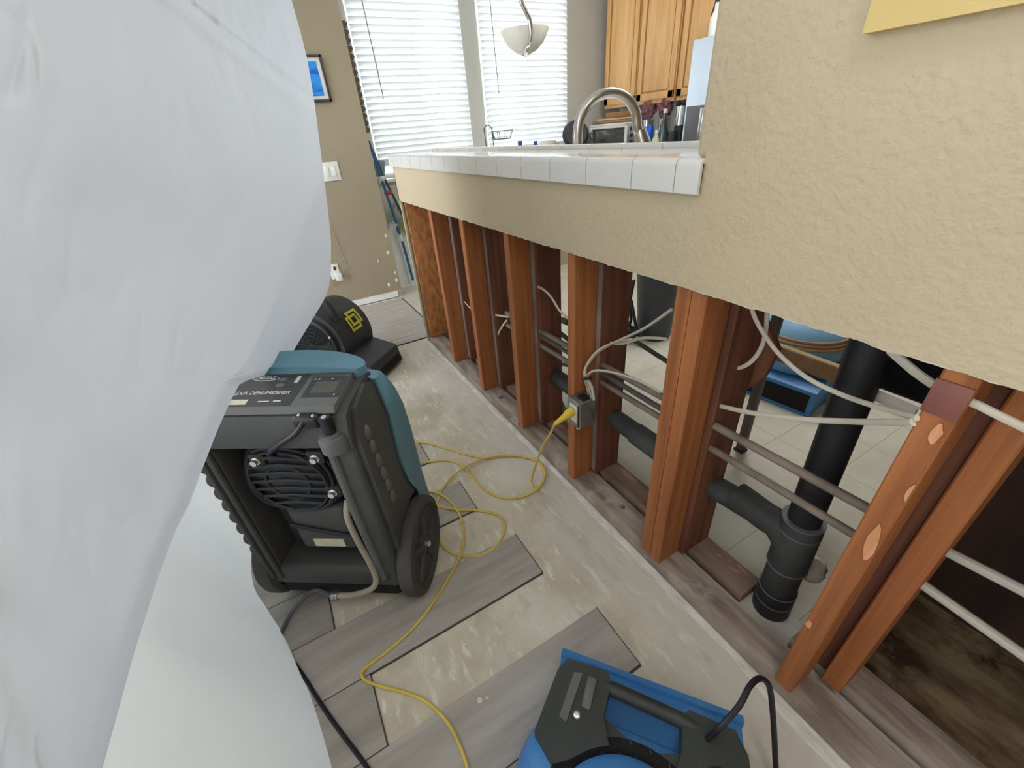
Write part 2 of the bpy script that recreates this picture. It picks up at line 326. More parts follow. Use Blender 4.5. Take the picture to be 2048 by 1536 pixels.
def prism(bm, poly, lo, hi, axis='z', bevel=0.0, seg=2):
    """extrude a 2D polygon; axis is the extrusion direction. axis x: poly=(y,z); y: (x,z); z: (x,y)"""
    def mk(p, h):
        if axis == 'z': return Vector((p[0], p[1], h))
        if axis == 'x': return Vector((h, p[0], p[1]))
        return Vector((p[0], h, p[1]))
    a = [bm.verts.new(mk(p, lo)) for p in poly]; b = [bm.verts.new(mk(p, hi)) for p in poly]
    fs = [bm.faces.new(a[::-1]), bm.faces.new(b)]
    n = len(poly)
    for k in range(n): fs.append(bm.faces.new((a[k], a[(k + 1) % n], b[(k + 1) % n], b[k])))
    if bevel:
        es = list({e for f in fs for e in f.edges if e.calc_face_angle(0) is None or True})
        es = [e for e in es if len(e.link_faces) == 2 and e.calc_face_angle(0) > 0.5]
        bmesh.ops.bevel(bm, geom=es, offset=bevel, segments=seg, affect='EDGES', profile=0.5)
def blob(bm, c, r, scale=(1, 1, 1), jitter=0.0, sub=3, seed=0):
    o = bmesh.ops.create_icosphere(bm, subdivisions=sub, radius=1.0)
    for v in o['verts']:
        d = 1 + jitter * noise.noise(v.co * 2.3 + Vector((seed, 0, 0)))
        v.co = Vector((v.co.x * scale[0], v.co.y * scale[1], v.co.z * scale[2])) * (r * d) + Vector(c)
    return o['verts']
def obj(name, bm, m, parent=None, smooth=True, angle=35):
    bmesh.ops.recalc_face_normals(bm, faces=bm.faces[:])
    me = bpy.data.meshes.new(name); bm.to_mesh(me); bm.free()
    me.materials.append(M[m] if isinstance(m, str) else m)
    if smooth:
        me.shade_smooth()
        lim = math.radians(angle)
        tmp = bmesh.new(); tmp.from_mesh(me)
        for e in tmp.edges:
            e.smooth = not (len(e.link_faces) == 2 and e.calc_face_angle(0) > lim)
        tmp.to_mesh(me); tmp.free()
    o = bpy.data.objects.new(name, me); COL.objects.link(o)
    if parent is not None:
        o.parent = parent
    return o
def wobj(name, bm, m, parent, **k):
    """a child whose mesh was written in world coordinates"""
    o = obj(name, bm, m, parent, **k)
    q = parent; mw = Matrix.Identity(4)
    while q is not None:
        mw = q.matrix_parent_inverse @ mw if False else mw
        q = q.parent
    o.matrix_parent_inverse = world_of(parent).inverted()
    return o
def world_of(o):
    m = Matrix.LocRotScale(o.location, o.rotation_euler, o.scale)
    if o.parent: return world_of(o.parent) @ o.matrix_parent_inverse @ m
    return m
def tag(o, label, cat, group=None):
    o['label'] = label; o['category'] = cat
    if group: o['group'] = group
    return o
def thing(name, label, cat, loc=(0, 0, 0), rotz=0.0, group=None):
    o = bpy.data.objects.new(name, None); COL.objects.link(o); o.empty_display_size = 0.05
    o.location = loc; o.rotation_euler = (0, 0, rotz)
    return tag(o, label, cat, group)
def solo(name, bm, m, label, cat, group=None, **k): return tag(obj(name, bm, m, **k), label, cat, group)
def struct(name, bm, m, parent=None, **k):
    o = obj(name, bm, m, parent, **k); o['kind'] = 'structure'; return o
def text(name, body, size, m, parent, mtx, depth=0.0006, shear=0.0, align='CENTER'):
    c = bpy.data.curves.new(name, 'FONT'); c.body = body; c.size = size; c.extrude = depth; c.align_x = align; c.align_y = 'CENTER'; c.shear = shear
    t = bpy.data.objects.new(name + '_src', c)
    me = bpy.data.meshes.new_from_object(t); bpy.data.objects.remove(t)
    me.transform(mtx); me.materials.clear(); me.materials.append(M[m]); me.name = name
    o = bpy.data.objects.new(name, me); COL.objects.link(o); o.parent = parent
    return o

XF = 0.725      # front plane of the front studs
ZC = 0.927      # height at which the drywall was cut off
# ================================================================== STRUCTURE
bm = BM(); box(bm, (-2.2, -1.6, -0.1), (0.94, 4.3, 0.0)); struct('floor', bm, 'concrete', smooth=False)
bm = BM(); box(bm, (0.94, 0.135, -0.1), (4.0, 4.3, 0.0)); box(bm, (0.832, 2.72, -0.004), (0.94, 4.2, 0.003)); struct('floor', bm, 'tilefloor', smooth=False)
bm = BM(); box(bm, (0.94, -1.6, -0.1), (4.0, 0.135, 0.0)); struct('floor', bm, 'debris', smooth=False)
# laid vinyl area at the far end, planks running along x
bm = BM()
for k in range(6):
    y0 = 2.717 + 0.1 + (k - 1) * 0.18
    y0 = max(2.717, y0); y1 = min(2.717 + 0.1 + k * 0.18 - 0.002, 3.70)
    if y1 > y0: box(bm, (-2.0, y0, 0.0), (0.83, y1, 0.005), 0.0008, 1)
struct('floor', bm, 'vinyl_far', smooth=False)
bm = BM(); box(bm, (0.83, 2.717, 0), (0.838, 3.69, 0.007)); box(bm, (-2.0, 2.709, 0), (0.83, 2.717, 0.007)); struct('trim_1', bm, 'plank_edge', smooth=False)
# mortar / glue line on the slab along the wall
bm = BM()
ys = [-1.2 + i * 0.03 for i in range(129)]
L = []; R_ = []
for y in ys:
    w1 = 0.016 + 0.016 * noise.noise(Vector((y * 5, 1.3, 0))) + 0.006 * noise.noise(Vector((y * 19, 4, 0)))
    L.append(bm.verts.new((0.712 - max(w1, 0.004), y, 0.0008))); R_.append((bm.verts.new((0.716, y, 0.004)), bm.verts.new((0.7245, y, 0.0015))))
for i in range(len(ys) - 1):
    bm.faces.new((L[i], R_[i][0], R_[i + 1][0], L[i + 1])); bm.faces.new((R_[i][0], R_[i][1], R_[i + 1][1], R_[i + 1][0]))
struct('trim_2', bm, 'smear')

# half wall skin above the cut, both faces, and the full-height wall beside the camera
def ragged(bm, x0, x1, ya, yb, z0, z1, amp, step=0.012, seed=0, end_lo=None):
    n = max(2, int((yb - ya) / step)); prev = None
    for i in range(n + 1):
        y = ya + (yb - ya) * i / n
        dz = amp * (noise.noise(Vector((y * 22, seed, 0))) + 0.6 * noise.noise(Vector((y * 70, seed + 5, 0))))
        cur = [bm.verts.new((x0, y, z0 + dz)), bm.verts.new((x1, y, z0 + dz * 0.5)), bm.verts.new((x1, y, z1)), bm.verts.new((x0, y, z1))]
        if prev:
            for k in range(4): bm.faces.new((prev[k], cur[k], cur[(k + 1) % 4], prev[(k + 1) % 4]))
        else: bm.faces.new(cur)
        prev = cur
    bm.faces.new(prev[::-1])
bm = BM(); ragged(bm, 0.7125, XF, 0.60, 2.655, ZC, 1.125, 0.0022)
box(bm, (0.7125, 2.645, 0.02), (0.728, 2.657, 1.125), 0.002); ragged(bm, 0.7125, XF, 0.575, 0.60, ZC, 1.125, 0.0022, seed=0); ragged(bm, 0.7125, XF, -1.6, 0.560, ZC, 2.6, 0.0022, seed=0); ragged(bm, 0.7125, XF, 0.560, 0.575, ZC, 1.125, 0.0022, seed=0)
box(bm, (0.7122, 0.45, 1.166), (0.9525, 0.583, 2.6), 0.012, 4)
struct('wall_right', bm, 'wall')
bm = BM(); ragged(bm, 0.9405, 0.953, 0.56, 2.655, 0.935, 1.12, 0.003, seed=9); ragged(bm, 0.9405, 0.953, 0.12, 0.56, 0.935, 1.12, 0.003, seed=19)
box(bm, (0.9405, -1.6, 1.12), (0.953, 0.556, 2.6)); box(bm, (0.72, 2.657, 0.0), (0.95, 2.669, 1.12), 0.002)
struct('wall_right', bm, 'wall')
bm = BM(); ragged(bm, 0.7185, 0.7245, -1.6, 2.64, ZC - 0.004, ZC + 0.05, 0.003, step=0.008, seed=31); struct('trim_3', bm, 'gypsum')
# tan wall with the picture, at the far left
bm = BM(); box(bm, (-2.2, 3.74, 0.075), (0.86, 3.86, 2.6), 0.004); box(bm, (-2.2, 3.745, 0.0), (0.86, 3.86, 0.08)); wall_back_ = struct('wall_back', bm, 'wall_tan')
bm = BM()
n = 60; pts = []
for i in range(n + 1):
    x = -2.2 + 3.02 * i / n
    pts.append((x, 0.062 + 0.006 * noise.noise(Vector((x * 9, 0, 0)))))
for i in range(n):
    (xa, za), (xb, zb) = pts[i], pts[i + 1]
    va = [bm.verts.new(p) for p in ((xa, 3.735, 0.012), (xb, 3.735, 0.012), (xb, 3.735, zb), (xa, 3.735, za))]; bm.faces.new(va)
    vb = [bm.verts.new(p) for p in ((xa, 3.735, za), (xb, 3.735, zb), (xb, 3.744, zb), (xa, 3.744, za))]; bm.faces.new(vb)
struct('baseboard_back', bm, 'white')
# window wall: piers, sill wall and heads around two windows
YW = 4.15
W1 = (0.99, 1.925); W2 = (2.085, 3.03); ZS = 0.945; ZT = 2.32
bm = BM()
box(bm, (0.86, YW, 0.0), (W1[0], YW + 0.14, 2.6)); box(bm, (W1[1], YW, ZS), (W2[0], YW + 0.14, 2.6)); box(bm, (W2[1], YW, 0), (3.9, YW + 0.14, 2.6))
box(bm, (W1[0], YW, 0), (W2[1], YW + 0.14, ZS)); box(bm, (W1[0], YW, ZT), (W1[1], YW + 0.14, 2.6)); box(bm, (W2[0], YW, ZT), (W2[1], YW + 0.14, 2.6))
struct('wall_far', bm, 'wall_white', smooth=False)
bm = BM(); box(bm, (3.75, -1.6, 0), (3.9, YW, 2.6)); struct('wall_kitchen', bm, 'wall_white', smooth=False)
bm = BM(); box(bm, (0.86, 3.86, 0), (0.872, YW, 2.6)); struct('wall_left', bm, 'wall_white', smooth=False)
bm = BM(); box(bm, (-2.2, -1.6, 2.6), (3.9, 4.29, 2.7)); struct('ceiling', bm, 'white', smooth=False)
bm = BM(); box(bm, (-2.2, -1.72, 0), (3.9, -1.6, 2.6)); struct('wall_unseen', bm, 'wall', smooth=False)  # unseen wall behind the camera, added to block light from the open end
bm = BM(); box(bm, (0.874, YW - 0.018, 0), (1.9, YW, 0.11), 0.004); struct('baseboard_far', bm, 'white')
for i, (a, b) in enumerate((W1, W2)):
    fr = BM()
    for lo, hi in (((a, YW + 0.06, ZS), (a + 0.04, YW + 0.11, ZT)), ((b - 0.04, YW + 0.06, ZS), (b, YW + 0.11, ZT)), ((a, YW + 0.06, ZS), (b, YW + 0.11, ZS + 0.04)),
                   ((a, YW + 0.06, ZT - 0.04), (b, YW + 0.11, ZT)), (((a + b) / 2 - 0.02, YW + 0.06, ZS), ((a + b) / 2 + 0.02, YW + 0.11, ZT))):
        box(fr, lo, hi, 0.003)
    w = struct('window_%d' % (i + 1), fr, 'white')
    g = BM(); box(g, (a + 0.03, YW + 0.083, ZS + 0.03), (b - 0.03, YW + 0.087, ZT - 0.03)); obj('glass', g, 'glass', w, smooth=False)
    s = BM(); box(s, (a - 0.03, YW - 0.05, ZS - 0.03), (b + 0.03, YW + 0.06, ZS), 0.006); obj('window_sill', s, 'white', w)
# ================================================================== blinds
def blind(a, b, zbot, label, wand_x):
    t = thing('window_blind', label, 'blind', ((a + b) / 2, YW - 0.01, zbot), 0, 'white slatted blinds')
    s = BM(); z = zbot + 0.03; k = 0
    rot = Matrix.Rotation(math.radians(-62), 3, 'X')
    while z < ZT - 0.06:
        n = 14; prev = None
        for j in range(n + 1):
            x = a + 0.008 + (b - a - 0.016) * j / n
            sag = 0.0025 * noise.noise(Vector((x * 5, z * 3, 0)))
            cur = []
            for q in range(5):
                u = -0.0255 + 0.051 * q / 4
                p = rot @ Vector((0, u, 0.003 * (1 - (u / 0.0255) ** 2)))
                cur.append(s.verts.new((x, YW - 0.012 + p.y, z + p.z + sag)))
            for q in range(4, -1, -1):
                u = -0.0255 + 0.051 * q / 4
                p = rot @ Vector((0, u, 0.003 * (1 - (u / 0.0255) ** 2) - 0.003))
                cur.append(s.verts.new((x, YW - 0.012 + p.y, z + p.z + sag)))
            if prev:
                for q in range(10): s.faces.new((prev[q], cur[q], cur[(q + 1) % 10], prev[(q + 1) % 10]))
            else: s.faces.new(cur)
            prev = cur
        s.faces.new(prev[::-1]); z += 0.0455; k += 1
    wobj('slats', s, 'slat', t)
    r = BM(); box(r, (a + 0.006, YW - 0.04, zbot), (b - 0.006, YW + 0.015, zbot + 0.02), 0.004); wobj('bottom_rail', r, 'slat', t)
    r = BM(); box(r, (a + 0.002, YW - 0.045, ZT - 0.05), (b - 0.002, YW + 0.03, ZT - 0.002), 0.004); wobj('head_rail', r, 'slat', t)
    for fx in (0.16, 0.5, 0.84):
        c = BM(); x = a + (b - a) * fx
        tube(c, [(x, YW - 0.046, zbot), (x, YW - 0.046, ZT - 0.05)], 0.0012, 5); wobj('ladder_cord', c, 'slat', t)
    c = BM(); tube(c, [(wand_x - 0.01, YW - 0.06, ZT - 0.06), (wand_x + 0.01, YW - 0.062, 1.53)], 0.004, 8); wobj('tilt_wand', c, 'hose', t)
blind(W1[0], W1[1], 1.045, 'tall white slatted blind on the left window, next to the tan wall', 1.125)
blind(W2[0], W2[1], 1.045, 'tall white slatted blind on the right window, behind the pendant lamp', 2.205)
# slat-end shade beside the left blind, put in as a dark scalloped strip
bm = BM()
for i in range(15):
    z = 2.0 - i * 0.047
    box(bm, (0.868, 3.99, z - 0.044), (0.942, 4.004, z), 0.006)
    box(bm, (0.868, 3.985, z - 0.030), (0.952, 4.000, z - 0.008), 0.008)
solo('slat_end_shade', bm, 'slat_shade', 'dark scalloped strip painted as shade at the slat ends of the left window blind', 'trim')

# ================================================================== framing
Y_ST = [3.03, 2.48, 1.915, 1.372]
names = ['nearest the strand-board end panel', 'second from the strand-board end panel', 'third from the strand-board end panel', 'carrying the metal outlet box']
stud_seed = [0]
def stud(x0, x1, y0, y1, z0, z1, m, label, bev=0.003, parent=None, group=None):
    s = BM(); n = 14; stud_seed[0] += 1; sd = stud_seed[0] * 3.1
    ch = bev; ring = [(x0 + ch, y0), (x1 - ch, y0), (x1, y0 + ch), (x1, y1 - ch), (x1 - ch, y1), (x0 + ch, y1), (x0, y1 - ch), (x0, y0 + ch)]
    prev = None
    for i in range(n + 1):
        z = z0 + (z1 - z0) * i / n
        cur = []
        for k, (x, y) in enumerate(ring):
            d = 0.0014 * noise.noise(Vector((sd + k * 0.7, z * 9, 0)))
            cur.append(s.verts.new((x + d, y + d * 0.8, z)))
        if prev:
            for k in range(8): s.faces.new((prev[k], cur[k], cur[(k + 1) % 8], prev[(k + 1) % 8]))
        else: s.faces.new(cur[::-1])
        prev = cur
    s.faces.new(prev)
    return solo('wall_stud', s, m, label, 'stud', group or 'wooden studs of the opened wall', angle=28)
XB0, XB1 = 0.848, 0.937
for yx, nm in zip(Y_ST, names):
    y1 = yx * XF
    stud(XF, 0.814, y1 - 0.038, y1, 0.038, 1.12, 'wood_stud', 'reddish front-row stud ' + nm if 'carrying' not in nm else 'reddish front-row stud carrying the metal outlet box')
    of = {3.03: 0.030, 2.48: 0.030, 1.915: 0.026, 1.372: 0.020}[yx]
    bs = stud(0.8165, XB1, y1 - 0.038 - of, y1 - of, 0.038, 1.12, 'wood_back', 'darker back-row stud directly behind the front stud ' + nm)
    d_ = BM(); box(d_, (0.8145, y1 - 0.036 - of, 0.05), (0.8168, y1 - of - 0.002, 1.10), 0.0008, 1); obj('dusty_edge', d_, 'dusty', bs)
stud(XF, 0.814, 0.555, 0.593, 0.038, 1.12, 'wood_stud', 'left board of the doubled front stud under the bar end')
stud(XF, 0.814, 0.516, 0.5535, 0.038, 1.12, 'wood_stud', 'right board of the doubled front stud under the bar end')
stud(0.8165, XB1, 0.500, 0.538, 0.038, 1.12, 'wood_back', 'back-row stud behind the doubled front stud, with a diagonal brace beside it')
s7 = stud(XF, 0.814, 0.104, 0.142, 0.038, 1.12, 'wood_stud', 'closest front-row stud at the right, scarred and orange with torn patches')
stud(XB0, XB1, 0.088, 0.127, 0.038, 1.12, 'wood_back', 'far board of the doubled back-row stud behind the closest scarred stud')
stud(0.822, XB1, 0.046, 0.086, 0.038, 1.12, 'wood_stud', 'near board of the doubled back-row stud, the rightmost wide brown face')
# torn pale patches and the painted nail plate on the closest stud
def scar(px, py, w, h, seed, tilt=0.0, parent=s7, y=None):
    c = at(px, py, X=XF - 0.0005); b = BM(); ring = []
    for k in range(11):
        a = 2 * math.pi * k / 11; rr = 1 + 0.45 * noise.noise(Vector((seed, k * 1.7, 0)))
        yy = math.cos(a) * w * rr; zz = math.sin(a) * h * rr + math.cos(a) * w * tilt
        ring.append(b.verts.new((XF - 0.0012, min(max(c.y + yy, 0.1055), 0.1405) if parent is s7 else c.y + yy, c.z + zz)))
    top = [b.verts.new(v.co + Vector((-0.0015, 0, 0))) for v in ring]
    b.faces.new(top); b.faces.new(ring[::-1])
    for k in range(11): b.faces.new((ring[k], ring[(k + 1) % 11], top[(k + 1) % 11], top[k]))
    obj('torn_patch', b, 'wood_scar', parent)
scar(1745, 1085, 0.009, 0.040, 1, 1.2); scar(1822, 985, 0.005, 0.018, 2); scar(1872, 868, 0.006, 0.018, 3); scar(1618, 1248, 0.006, 0.012, 5)
bm = BM(); a = at(1868, 772, X=XF); b2 = at(1912, 850, X=XF)
box(bm, (XF - 0.0035, 0.103, 0.852), (XF - 0.0005, 0.1435, 0.905), 0.001); np_ = obj('nail_plate', bm, mat('painted_plate', (0.23, 0.085, 0.065), 0.5), s7); np_['label'] = 'brown painted steel nail plate'
# sole plates: front and back, split by a dark gap, with a notch for the drain
bm = BM(); box(bm, (XF, -1.5, 0), (0.814, 2.63, 0.038), 0.003); solo('sole_plate', bm, 'sole', 'long dusty grey-brown front sole plate lying on the slab under the studs', 'sole plate', 'sole plates under the stud wall')
bm = BM(); box(bm, (XB0, 0.315, 0), (XB1, 2.63, 0.038), 0.003); solo('sole_plate', bm, 'sole_red', 'back sole plate with reddish stains, running from the drain pipe to the far end', 'sole plate', 'sole plates under the stud wall')
bm = BM(); box(bm, (XB0, -1.5, 0), (XB1, 0.175, 0.038), 0.003); solo('sole_plate', bm, 'sole', 'back sole plate on the near side of the drain pipe, under the closest stud', 'sole plate', 'sole plates under the stud wall')
bm = BM(); box(bm, (XF + 0.003, 2.600, 0.042), (0.90, 2.612, 1.12), 0.001); solo('end_panel', bm, 'osb', 'orange-brown strand board closing the far end of the opened wall', 'panel')
# anchor washers on the sole plate
for p in ((1245, 1013), (1002, 795)):
    c = at(*p, z=0.040); bm = BM(); lathe(bm, [(0.011, 0), (0.011, 0.002), (0.0045, 0.0025)], (c.x, c.y, 0.0385), seg=12); box(bm, (c.x - 0.004, c.y - 0.004, 0.0385), (c.x + 0.004, c.y + 0.004, 0.045), 0.001)
    solo('anchor_bolt', bm, 'steel', 'small square anchor nut on the sole plate ' + ('between the outlet stud and the doubled stud' if p[0] > 1100 else 'between the far front studs'), 'bolt')

# ================================================================== bar top
bar = thing('bar_counter', 'white tiled bar ledge capping the half wall beside the kitchen', 'counter', (0.84, 1.6, 1.12))
bm = BM(); box(bm, (0.712, 0.575, 1.118), (0.985, 2.66, 1.155)); box(bm, (0.7065, 0.562, 1.112), (0.72, 2.665, 1.15)); wobj('grout_bed', bm, 'grout', bar, smooth=False)
bm = BM(); box(bm, (0.744, 0.584, 1.150), (0.985, 2.63, 1.164), 0.001); wobj('top_tiles', bm, 'bartop', bar, smooth=False)
bm = BM()
tys = [0.556, 0.6125, 0.7285, 0.883, 1.037, 1.191, 1.345, 1.499, 1.653, 1.807, 1.961, 2.115, 2.269, 2.423, 2.577, 2.675]
for a, b in zip(tys[:-1], tys[1:]):
    # bull-nosed edge tile: vertical face rolling over on to the top
    prof = [(0.700, 1.108), (0.7015, 1.1065), (0.7065, 1.1065), (0.7065, 1.158), (0.7445, 1.158), (0.7445, 1.1665)]
    prof += [(0.713 - 0.013 * math.sin(t * math.pi / 2 / 5), 1.1535 + 0.013 * math.cos(t * math.pi / 2 / 5)) for t in range(6)]
    prism(bm, [(p[0], p[1]) for p in prof], a + 0.0012, b - 0.0012, 'y')
wobj('edge_tiles', bm, 'tile', bar, angle=30)
bm = BM()
y = 0.584
while y < 2.6:
    box(bm, (0.957, y + 0.001, 1.160), (0.988, min(y + 0.153, 2.64), 1.178), 0.005, 3); y += 0.154
wobj('back_lip_tiles', bm, 'tile', bar)
bm = BM(); box(bm, (0.71, 2.63, 1.112), (0.985, 2.676, 1.1655), 0.006, 3); wobj('end_tiles', bm, 'tile', bar)
# lower sink counter inside the kitchen
sk = thing('sink_counter', 'kitchen counter with the sink, mostly hidden behind the tiled bar ledge', 'counter', (1.3, 1.6, 0.88))
bm = BM(); box(bm, (0.965, 0.62, 0.885), (1.62, 2.66, 0.915), 0.004); box(bm, (0.965, -0.9, 0.885), (1.12, 0.62, 0.915)); wobj('worktop', bm, 'tile', sk)
bm = BM(); box(bm, (1.06, -0.32, 0.675), (1.5, 0.385, 0.885), 0.03, 3); wobj('sink_bowl', bm, 'void', sk)

# ================================================================== faucet
f = thing('faucet', 'tall brushed nickel gooseneck faucet rising behind the tiled bar', 'faucet', (1.12, 1.465, 0.915))
bm = BM(); p = []
top = 1.325; a0 = Vector((1.12, 1.465)); a1 = Vector((1.335, 1.375))
p.append((a0.x, a0.y, 0.93)); p.append((a0.x, a0.y, 1.05)); p.append((a0.x, a0.y, 1.17))
for k in range(0, 9):
    an = math.pi * (1 - k / 8); c = (a0 + a1) / 2; r = (a1 - a0) / 2
    q = c + r * math.cos(an) if False else c - r * math.cos(math.pi * k / 8)
    p.append((q.x, q.y, 1.205 + 0.118 * math.sin(math.pi * k / 8)))
p.append((a1.x + 0.010, a1.y - 0.006, 1.19))
tube(bm, smooth_path(p, 6), 0.0185, 16); wobj('spout', bm, 'chrome', f)
bm = BM(); q0 = Vector((a1.x + 0.009, a1.y - 0.004, 1.20)); q1 = Vector((a1.x + 0.034, a1.y - 0.018, 1.115))
tube(bm, [q0, q0.lerp(q1, 0.1), q0.lerp(q1, 0.5), q1], [0.0205, 0.023, 0.029, 0.036], 18); wobj('spray_head', bm, 'chrome', f)
bm = BM(); lathe(bm, [(0.03, 0), (0.03, 0.01), (0.024, 0.03), (0.021, 0.06)], (a0.x, a0.y, 0.915), seg=20); wobj('faucet_base', bm, 'chrome', f)

# ================================================================== kitchen: counters, cabinets, fridge
kc = thing('kitchen_counter', 'white kitchen counter with base units along the window wall and the right wall', 'counter', (3.0, 3.8, 0))
bm = BM(); box(bm, (1.85, 3.52, 0.0), (3.75, YW, 0.88)); box(bm, (3.12, 2.62, 0), (3.75, 3.52, 0.88)); wobj('base_unit', bm, 'wall_tan', kc, smooth=False)
bm = BM(); box(bm, (1.82, 3.49, 0.88), (3.749, YW - 0.002, 0.92), 0.004); box(bm, (3.09, 2.62, 0.88), (3.749, 3.49, 0.92)); wobj('worktop', bm, 'tile', kc)
XC = 3.42
ends = [(at(1207, 203, X=XC).y, at(1268, 205, X=XC).y), (at(1271, 205, X=XC).y, at(1345, 194, X=XC).y), (at(1350, 194, X=XC).y, 2.62)]
labs = ['oak wall cabinet next to the window, leftmost of the row', 'oak wall cabinet in the middle of the row above the bottles', 'oak wall cabinet partly hidden by the refrigerator']
for (ya, yb), lb in zip(ends, labs):
    c = thing('wall_cabinet', lb, 'cabinet', (XC + 0.16, (ya + yb) / 2, 1.36), 0, 'oak wall cabinets')
    lo, hi = min(ya, yb), max(ya, yb)
    bm = BM(); box(bm, (XC + 0.018, lo, 1.345), (3.749, hi, 2.4), 0.002); wobj('cabinet_body', bm, 'oak', c)
    d = BM(); st = 0.055; z0, z1 = 1.375, 2.36; l2, h2 = lo + 0.006, hi - 0.006
    box(d, (XC, l2, z0), (XC + 0.02, l2 + st, z1), 0.003); box(d, (XC, h2 - st, z0), (XC + 0.02, h2, z1), 0.003)
    box(d, (XC, l2, z0), (XC + 0.02, h2, z0 + st), 0.003); box(d, (XC, l2, z1 - st), (XC + 0.02, h2, z1), 0.003)
    box(d, (XC + 0.006, l2 + st + 0.012, z0 + st + 0.012), (XC + 0.016, h2 - st - 0.012, z1 - st - 0.012), 0.004)
    dd = wobj('cabinet_door', d, 'oak', c)
    g = BM(); box(g, (XC + 0.011, l2 + st - 0.004, z0 + st - 0.004), (XC + 0.0135, h2 - st + 0.004, z1 - st + 0.004)); wobj('door_groove', g, 'oak_dark', dd, smooth=False)
fr = thing('refrigerator', 'pale stainless refrigerator with a water dispenser at the kitchen right side', 'refrigerator', (3.3, 2.2, 0))
XR = 3.0; y_l = 2.61
zt = at(1385, 80, X=XR).z
bm = BM(); box(bm, (XR + 0.05, 1.7, 0.03), (3.72, y_l, zt - 0.01), 0.01); wobj('cabinet_shell', bm, 'fridge', fr)
bm = BM(); box(bm, (XR, 2.16, 0.1), (XR + 0.05, y_l - 0.004, zt), 0.012, 3); dl = wobj('left_door', bm, 'fridge', fr)
bm = BM(); box(bm, (XR, 1.71, 0.1), (XR + 0.05, 2.15, zt), 0.012, 3); wobj('right_door', bm, 'fridge', fr)
bm = BM(); box(bm, (XR - 0.004, 2.43, 1.035), (XR + 0.002, 2.585, 1.285), 0.002); wobj('dispenser_panel', bm, 'dispenser', dl)
bm = BM(); box(bm, (XR - 0.012, 2.425, 1.06), (XR - 0.002, 2.455, 1.27), 0.003); wobj('dispenser_trim', bm, 'chrome', dl)
bm = BM(); tube(bm, [(XR - 0.04, 2.20, 0.7), (XR - 0.04, 2.20, zt - 0.15)], 0.012, 10); wobj('door_handle', bm, 'chrome', dl)
# things on top of the fridge
def bottle(name, prof, c, m, label, cat='bottle', group=None, cap=None, capm='black', seg=20):
    t = thing(name, label, cat, c, 0, group)
    b = BM(); lathe(b, prof, (0, 0, 0), seg=seg); obj('body', b, m, t)
    if cap:
        b = BM(); lathe(b, cap, (0, 0, 0), seg=seg); obj('cap', b, capm, t)
    return t
c = at(1432, 62, X=3.12); bottle('bottle', [(0.032, 0), (0.034, 0.02), (0.034, 0.11), (0.014, 0.15), (0.013, 0.19)], (3.12, c.y + 0.02, zt), 'plate', 'white bottle on top of the refrigerator, half hidden by the wall edge', cap=[(0.016, 0.19), (0.016, 0.22)])
c = at(1425, 36, X=3.1); bm = BM(); lathe(bm, [(0.02, 0), (0.035, 0.05), (0.05, 0.16), (0.03, 0.24)], (3.3, c.y + 0.12, zt), seg=14); solo('vase', bm, 'frame_d', 'small dark vase on top of the refrigerator behind the white bottle', 'vase')

# toaster oven with boards on top
tX, tY = 3.30, 3.86
to = thing('toaster_oven', 'silver toaster oven with dark glass door seen under the faucet arch', 'toaster oven', (tX + 0.1, tY, 0.92), math.radians(-42))
def T(bm_, *a, **k): return box(bm_, *a, **k)
bm = BM(); box(bm, (-0.23, -0.15, 0.03), (0.23, 0.16, 0.30), 0.012, 3); obj('body', bm, 'steel', to)
bm = BM(); box(bm, (-0.205, -0.162, 0.10), (0.13, -0.15, 0.275), 0.003); dr = obj('oven_door', bm, 'glass_dark', to)
bm = BM()
for lo, hi in (((-0.225, -0.17, 0.27), (0.15, -0.15, 0.295)), ((-0.225, -0.17, 0.085), (0.15, -0.15, 0.11)), ((-0.225, -0.17, 0.09), (-0.195, -0.15, 0.29)), ((0.12, -0.17, 0.09), (0.15, -0.15, 0.29))): box(bm, lo, hi, 0.004)
obj('door_frame', bm, 'plate', dr)
bm = BM(); tube(bm, [(-0.2, -0.195, 0.262), (0.12, -0.195, 0.262)], 0.009, 10); obj('door_handle', bm, 'plate', dr)
for zz in (0.24, 0.18, 0.12):
    bm = BM(); lathe(bm, [(0.018, -0.17), (0.016, -0.15)], (0.19, 0, zz), 'y', 16); obj('knob', bm, 'black', to)
for x_, y_ in ((-0.19, -0.12), (0.19, -0.12), (-0.19, 0.12), (0.19, 0.12)):
    bm = BM(); lathe(bm, [(0.014, 0), (0.017, 0.032)], (x_, y_, 0), seg=12); obj('foot', bm, 'black', to)
zt0 = 0.92 + 0.30
for k, (w, h, dz, m, lb, dx) in enumerate((
        (0.40, 0.022, 0.0, 'ply', 'long brown cutting board lying on the toaster oven, bottom of the stack', 0.0),
        (0.36, 0.016, 0.024, 'ply_edge', 'pale thin board in the middle of the stack on the toaster oven', 0.02),
        (0.22, 0.045, 0.042, 'oak_dark', 'dark brown box lying on the boards on the toaster oven', 0.04))):
    bm = BM(); box(bm, (-w / 2, -0.12, 0), (w / 2, 0.12, h), 0.004)
    o = solo('cutting_board' if k < 2 else 'wooden_box', bm, m, lb, 'cutting board' if k < 2 else 'box'); R = Matrix.Rotation(math.radians(-42 + 3 * k), 3, 'Z')
    o.location = Vector((tX + 0.1, tY, zt0 + dz + 0.0005)) + R @ Vector((dx, 0, 0)); o.rotation_euler = (0, 0, math.radians(-42 + 3 * k))
